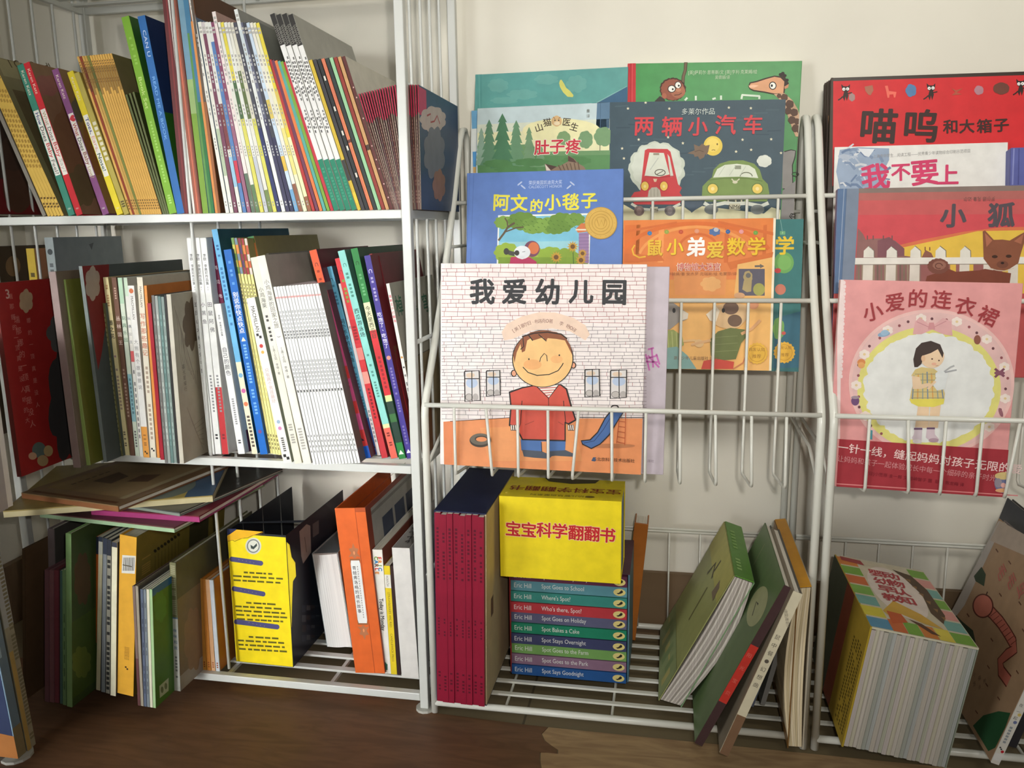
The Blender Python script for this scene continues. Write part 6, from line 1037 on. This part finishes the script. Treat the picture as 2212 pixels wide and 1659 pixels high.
# ---------------- leaning and tented books at the right of the middle tray
def tent(name, label, y0, d, A, B, C, D, sp_col, left_col, right_col, page_cols, bulge, nl, lift=0):
    """spine on top running back along +y; A,B spine edges, C,D cover feet as near-end pixels"""
    q = [U(*p, y=y0) for p in (A, B, C, D)]; zmin = min(v.z for v in q); dz = ZR + .0004 - zmin
    o = Vector((q[0].x, y0, 0)); P = [Vector((v.x - o.x, v.z + dz)) for v in q]
    r = root(name, label, 'book', o); a, b, c, dd = P; th = .0012
    def strip(p, s, off, mat, nm):
        n = Vector((-(s - p).y, (s - p).x)).normalized()*off; m = MB(); m.prism([(p.x, p.y), (s.x, s.y), (s.x + n.x, s.y + n.y), (p.x + n.x, p.y + n.y)], 0, d, mat, ax=1); return m
    m = strip(a, b, th, M(sp_col, .4, 'print'), ''); m2 = strip(c, a, th, M(left_col, .4, 'print'), ''); m3 = strip(b, dd, th, M(right_col, .4, 'print'), '')
    for k in (m2, m3): m.add(k.v, k.f, k.mats[0])
    m.build('cover', r)
    for i in range(nl):
        s0, s1 = i/nl, (i + .93)/nl; pts0 = []; pts1 = []
        for k in range(9):
            u_ = k/8; bx = bulge*math.sin(math.pi*u_)
            top = a.lerp(b, s0*.94 + .03); bot = c.lerp(dd, s0*.94 + .03); top1 = a.lerp(b, s1*.94 + .03); bot1 = c.lerp(dd, s1*.94 + .03)
            e0 = top.lerp(bot, u_*.985 + .008); e1 = top1.lerp(bot1, u_*.985 + .008); k0 = 1 - s0*.75 if bulge < 0 else .25 + .75*s0; k1 = 1 - s1*.75 if bulge < 0 else .25 + .75*s1
            pts0.append((e0.x + bx*k0, e0.y)); pts1.append((e1.x + bx*k1, e1.y))
        m = MB(); m.prism(pts0 + pts1[::-1], .0015, d - .002, M(page_cols[i % len(page_cols)], .8, 'pages'), ax=1); m.build('page_section', r)
    return r, o, P
YG = -.236
r, o, P = tent('paperback', 'thick green-backed paperback tented spine up, leaning beside the stacked slipcase', YG, .19, (1587, 1251), (1628, 1266), (1424, 1520), (1470, 1534), (92, 140, 56), (150, 152, 96), (120, 150, 110), [(196, 186, 178), (150, 142, 132), (206, 198, 188), (176, 166, 158)], .014, 12)
a, b, c, dd = P; v = (a - c); f = Face(r, (c.x, 0, c.y), (0, 1, 0), (v.x, 0, v.y), .0016); f.n = -f.n if f.n.x > 0 else f.n; f.wn = W[r.name].to_3x3() @ f.n
L_ = v.length; f.fill(0, L_*.78, .19, L_, (172, 166, 92)); f.fill(0, 0, .19, L_*.25, (136, 146, 100))
for k in range(9): f.fill(.02 + .018*k, L_*(.04 + .05*(k % 3)), .035 + .018*k, L_*(.16 + .05*(k % 2)), ((170, 160, 100), (120, 136, 90))[k % 2])
f.line([(1530, 1240), (1548, 1218), (1540, 1250)], 4, (80, 76, 56)); f.line([(1545, 1235), (1560, 1212)], 4, (80, 76, 56)); f.poly([(1540, 1280), (1558, 1254), (1556, 1272), (1542, 1300)], (120, 104, 84)); f.line([(1490, 1340), (1530, 1270)], 3, (110, 106, 70)); f.done()
f = Face(r, (a.x, 0, a.y + .0013), (b.x - a.x, 0, b.y - a.y), (0, 1, 0), .0003); f.marks(.005, .011, .02, .06, (150, 186, 110), 4, .6); f.marks(.005, .011, .09, .16, (130, 170, 90), 6, .6); f.done('spine_print')

# dark-spined book with a green cover, then the white-and-brown spine, slate and yellow ones
r, t, h, f = sp('picture_book', 'dark green covered hardback with a red label on its dark spine, leaning', 1500, 1611, 1694, 1271, 19, ZR + .0006, yf=None, d=.2, col=(72, 52, 52), left=(84, 104, 66), right=(70, 70, 60), hard=True, keepf=True, k=1)
f.fill(0, h*.28, t, h*.64, (196, 58, 48)); f.column('阳光宝贝', t*.5, h*.62, h*.3, t*.6, (216, 110, 96)); f.done('spine_print')
f = Face(r, (0, 0, 0), (0, -1, 0), (0, 0, 1)); f.ell(1636, 1310, 18, 46, (148, 150, 110), -20); f.line([(1625, 1330), (1634, 1300), (1638, 1306)], 3, (60, 60, 50)); f.line([(1628, 1220), (1652, 1175)], 1.5, (140, 140, 110)); f.done()
r, t, h, f = sp('picture_book', 'white spine with a brown foot and grey title letters, leaning right in the middle tray', 1554, 1632, 1714, 1283, 20, ZR + .0006, yf=None, d=.2, col=(216, 206, 178), left=(130, 118, 100), right=(90, 86, 80), hard=True, keepf=True, k=1)
f.fill(0, 0, t, h*.25, (128, 98, 74)); f.utext('(德国)雅诺什', t*.5, h*.85, t*.4, (120, 110, 96), -60, 0, h*.1)
f.column('鼠中餐●幻想曲', t*.5, h*.76, h*.42, t*.62, (96, 88, 78)); f.done('spine_print')
sp('picture_book', 'thin slate blue hardback leaning behind the white and brown spine', 1613, 1576, 1702, 1278, 18, ZR + .011, yf=-.238, d=.19, col=(96, 102, 118), left=(112, 112, 108), right=(84, 88, 100), hard=True, k=.7)
sp('picture_book', 'pale grey thin hardback between the slate blue one and the yellow-backed paperback', 1640, 1574, 1716, 1276, 18, ZR + .011, yf=-.232, d=.19, col=(130, 128, 124), left=(124, 124, 116), right=(110, 108, 104), hard=True, k=.55)
r, o, P = tent('paperback', 'yellow-backed paperback with bulging cream pages standing spine up against the rack tube', -.3000, .22, (1725, 1270), (1753, 1268), (1703, 1616), (1733, 1618), (206, 146, 40), (120, 84, 40), (190, 180, 160), [(226, 208, 172), (206, 188, 150), (232, 216, 184)], -.010, 7)

# ================================================================ right rack, floor tray
M4, t, h = lean_matrix(1816, 1640, 1878, 1383, 211, ZR + .0005, None, 1.0)
M4 = Matrix.Translation((0, 0, -t*math.sin(0))) @ M4
r = root('book_set_case', 'thick block of board books with a colourful printed top, leaning right in the right rack', 'box', None, M4=M4)
PG = [(188, 178, 172), (178, 172, 166), (168, 170, 166), (182, 176, 164), (188, 182, 162), (172, 172, 154), (184, 176, 164), (160, 162, 152), (190, 182, 172)]
rnd = random.Random(8); x = .0022; n = 24
for i in range(n):
    ww = (t - .0034)/n; m = MB(); m.box((x, .0008*(i % 3), .0016), (x + ww*.97, .205, h - .0022 - .0012*((i*7) % 3 == 0)), M(PG[(i*4) % 9], .75, 'pages')); m.build('inner_book', r); x += ww
m = MB(); m.box((0, 0, 0), (.002, .207, h), M((176, 150, 50), .5, 'print')); m.box((t - .001, 0, 0), (t, .207, h - .002), M((140, 146, 130), .5, 'print')); m.box((.002, 0, h - .002), (t, .207, h), M((206, 200, 176), .45, 'print')); m.box((.002, .2055, 0), (t - .001, .207, h - .002), M((206, 200, 176), .5, 'print')); m.build('case_shell', r)
f = Face(r, (0, 0, h), (1, 0, 0), (0, 1, 0)); f.zoom(1680, 1050, 2.7237)
f.uv([(.004, .01), (t - .004, .01), (t - .004, .2), (.004, .2)], (206, 196, 170))
TILES = [(206, 110, 60), (96, 150, 180), (122, 168, 66), (214, 200, 70), (210, 130, 60), (120, 170, 160), (224, 206, 80), (130, 176, 80), (214, 150, 140)]
for k in range(7): f.uv([(.001, .002 + .029*k), (t*.22, .002 + .029*k), (t*.22, .027 + .029*k), (.001, .027 + .029*k)], TILES[(k*2 + 1) % 9]); f.uv([(t*.80, .002 + .029*k), (t - .001, .002 + .029*k), (t - .001, .027 + .029*k), (t*.80, .027 + .029*k)], TILES[(k*3 + 2) % 9])
for k in range(4): f.uv([(t*(.22 + .145*k), .001), (t*(.36 + .145*k), .001), (t*(.36 + .145*k), .03), (t*(.22 + .145*k), .03)], TILES[(k*2) % 9])
f.uv([(t*(.5 + .27*math.cos(q*.26)), .115 + .075*math.sin(q*.26)) for q in range(24)], (226, 212, 200)); f.uv([(t*.62, .19), (t*.80, .18), (t*.88, .14), (t*.88, .07), (t*.80, .045), (t*.74, .07), (t*.78, .12), (t*.70, .165)], (84, 62, 40))
for k in range(6): f.uv([(t*(.70 + .025*k), .165 - .02*k), (t*(.76 + .022*k), .165 - .02*k), (t*(.74 + .02*k), .155 - .02*k)], (140, 104, 62))
f.uv([(t*.22, .05), (t*.40, .085), (t*.62, .06), (t*.76, .03), (t*.60, .035), (t*.40, .05), (t*.3, .03)], (214, 170, 70)); f.uv([(t*.25, .02), (t*.42, .03), (t*.40, .05), (t*.26, .052)], (200, 96, 50)); f.uv([(t*.45, .04), (t*.60, .012), (t*.68, .01), (t*.56, .034)], (96, 60, 40)); f.uv([(t*.05, .19), (t*.3, .185), (t*.28, .2), (t*.05, .203)], (160, 60, 60))
for k, ch in enumerate('婴幼早教动物认知'): f.utext(ch, t*(.40 if k < 4 else .55), .165 - .024*(k % 4), .022, (176, 66, 70), 0, .03)
f.done('top_print')
f = Face(r, (0, 0, 0), (0, -1, 0), (0, 0, 1)); f.fill(-.08, 0, 0, h, (168, 140, 50)); f.fill(-.12, 0, -.08, h, (150, 80, 60)); f.fill(-.207, 0, -.12, h, (90, 96, 80))
for k in range(5): f.marks(-.012 - .009*k, -.007 - .009*k, h*.06, h*.8, (92, 76, 30), 26, .6, k)
f.done('side_print')

r, t, h, f = sp('picture_book', 'tan picture book with a striped pink worm and dark green leaves, leaning', 2143, 1623, 2318, 1268, 17, ZR + .008, yf=-.305, d=.205, col=(222, 218, 208), left=(160, 130, 100), right=(120, 110, 110), hard=True, keepf=True, k=1)
f.fill(0, h*.02, t, h*.06, (226, 224, 220)); f.uv([(t*(.7 + .22*math.cos(q)), h*.075 + t*.22*math.sin(q)) for q in range(6)], (190, 40, 50)); f.uv([(t*(.6 + .25*math.cos(q)), h*.245 + t*.25*math.sin(q)) for q in range(6)], (110, 120, 160)); f.uv([(t*(.7 + .25*math.cos(q)), h*.29 + t*.25*math.sin(q)) for q in range(6)], (214, 190, 110)); f.column('在一起', t*.4, h*.36, h*.25, t*.5, (70, 70, 68)); f.marks(t*.25, t*.6, h*.12, h*.22, (150, 156, 160), 6); f.column('爱吃水果的毛毛虫', t*.5, h*.75, h*.4, t*.6, (90, 86, 84)); f.utext('▚', t*.35, h*.09, t*.4, (60, 60, 60)); f.done('spine_print')
f = Face(r, (0, 0, 0), (0, -1, 0), (0, 0, 1)); f.zoom(1680, 1050, 2.7237)
f.poly([(1300, 205), (1330, 215), (1100, 700), (1010, 820), (1000, 780)], (176, 168, 160)); f.poly([(1310, 205), (1480, 300), (1480, 420), (1250, 320)], (176, 160, 144))
WM = (176, 100, 84); OUT = (92, 44, 34)
pth = [(1205, 705), (1260, 745), (1310, 800), (1350, 860), (1385, 920), (1395, 960), (1350, 990), (1310, 1030), (1315, 1090), (1360, 1150)]
f.line(pth, 66, OUT); f.line(pth, 52, WM); f.ell(1208, 705, 62, 72, OUT); f.ell(1208, 705, 54, 64, (190, 112, 94)); f.line([(1225, 645), (1235, 622)], 12, (70, 44, 34))
for k in range(8): x, y = 1268 + k*17, 752 + k*24; f.line([(x - 16, y + 14), (x + 20, y - 14)], 4, OUT, keep=True)
f.up(); f.poly([(1200, 475), (1225, 520), (1215, 590), (1165, 560), (1155, 530)], (52, 66, 48)); f.poly([(1050, 760), (1090, 800), (1150, 850), (1165, 920), (1130, 950), (1090, 900), (1030, 820)], (50, 62, 46)); f.poly([(1150, 1410), (1210, 1350), (1300, 1325), (1370, 1335), (1340, 1420), (1280, 1540), (1240, 1560)], (42, 84, 52))
for x, y in ((1290, 380), (1365, 450), (1310, 640), (1425, 690), (1260, 905), (1445, 850), (1240, 1065), (1410, 1095), (1230, 1170), (1300, 1250), (1120, 760), (1170, 1330)): f.line([(x - 6, y - 10), (x + 8, y + 10)], 7, (96, 60, 44), keep=True)
f.up()
for k, ch in enumerate('毛毛虫'): f.text(ch, 1320 + k*58, 505 + k*52, 86, (176, 104, 92), -30, .03)
for k in range(5): f.text('小朋友的书'[k], 1160 + (k % 3)*30, 1110 + k*18, 30, (110, 84, 66), -30)
f.done()
sp('picture_book', 'black-blue hardback leaning above the tan worm book at the right border', 2180, 1600, 2352, 1222, 20, ZR + .010, yf=-.272, d=.225, col=(60, 60, 66), left=(56, 58, 66), right=(60, 60, 60), hard=True, k=.8)
bpy.data.objects.remove(_to)
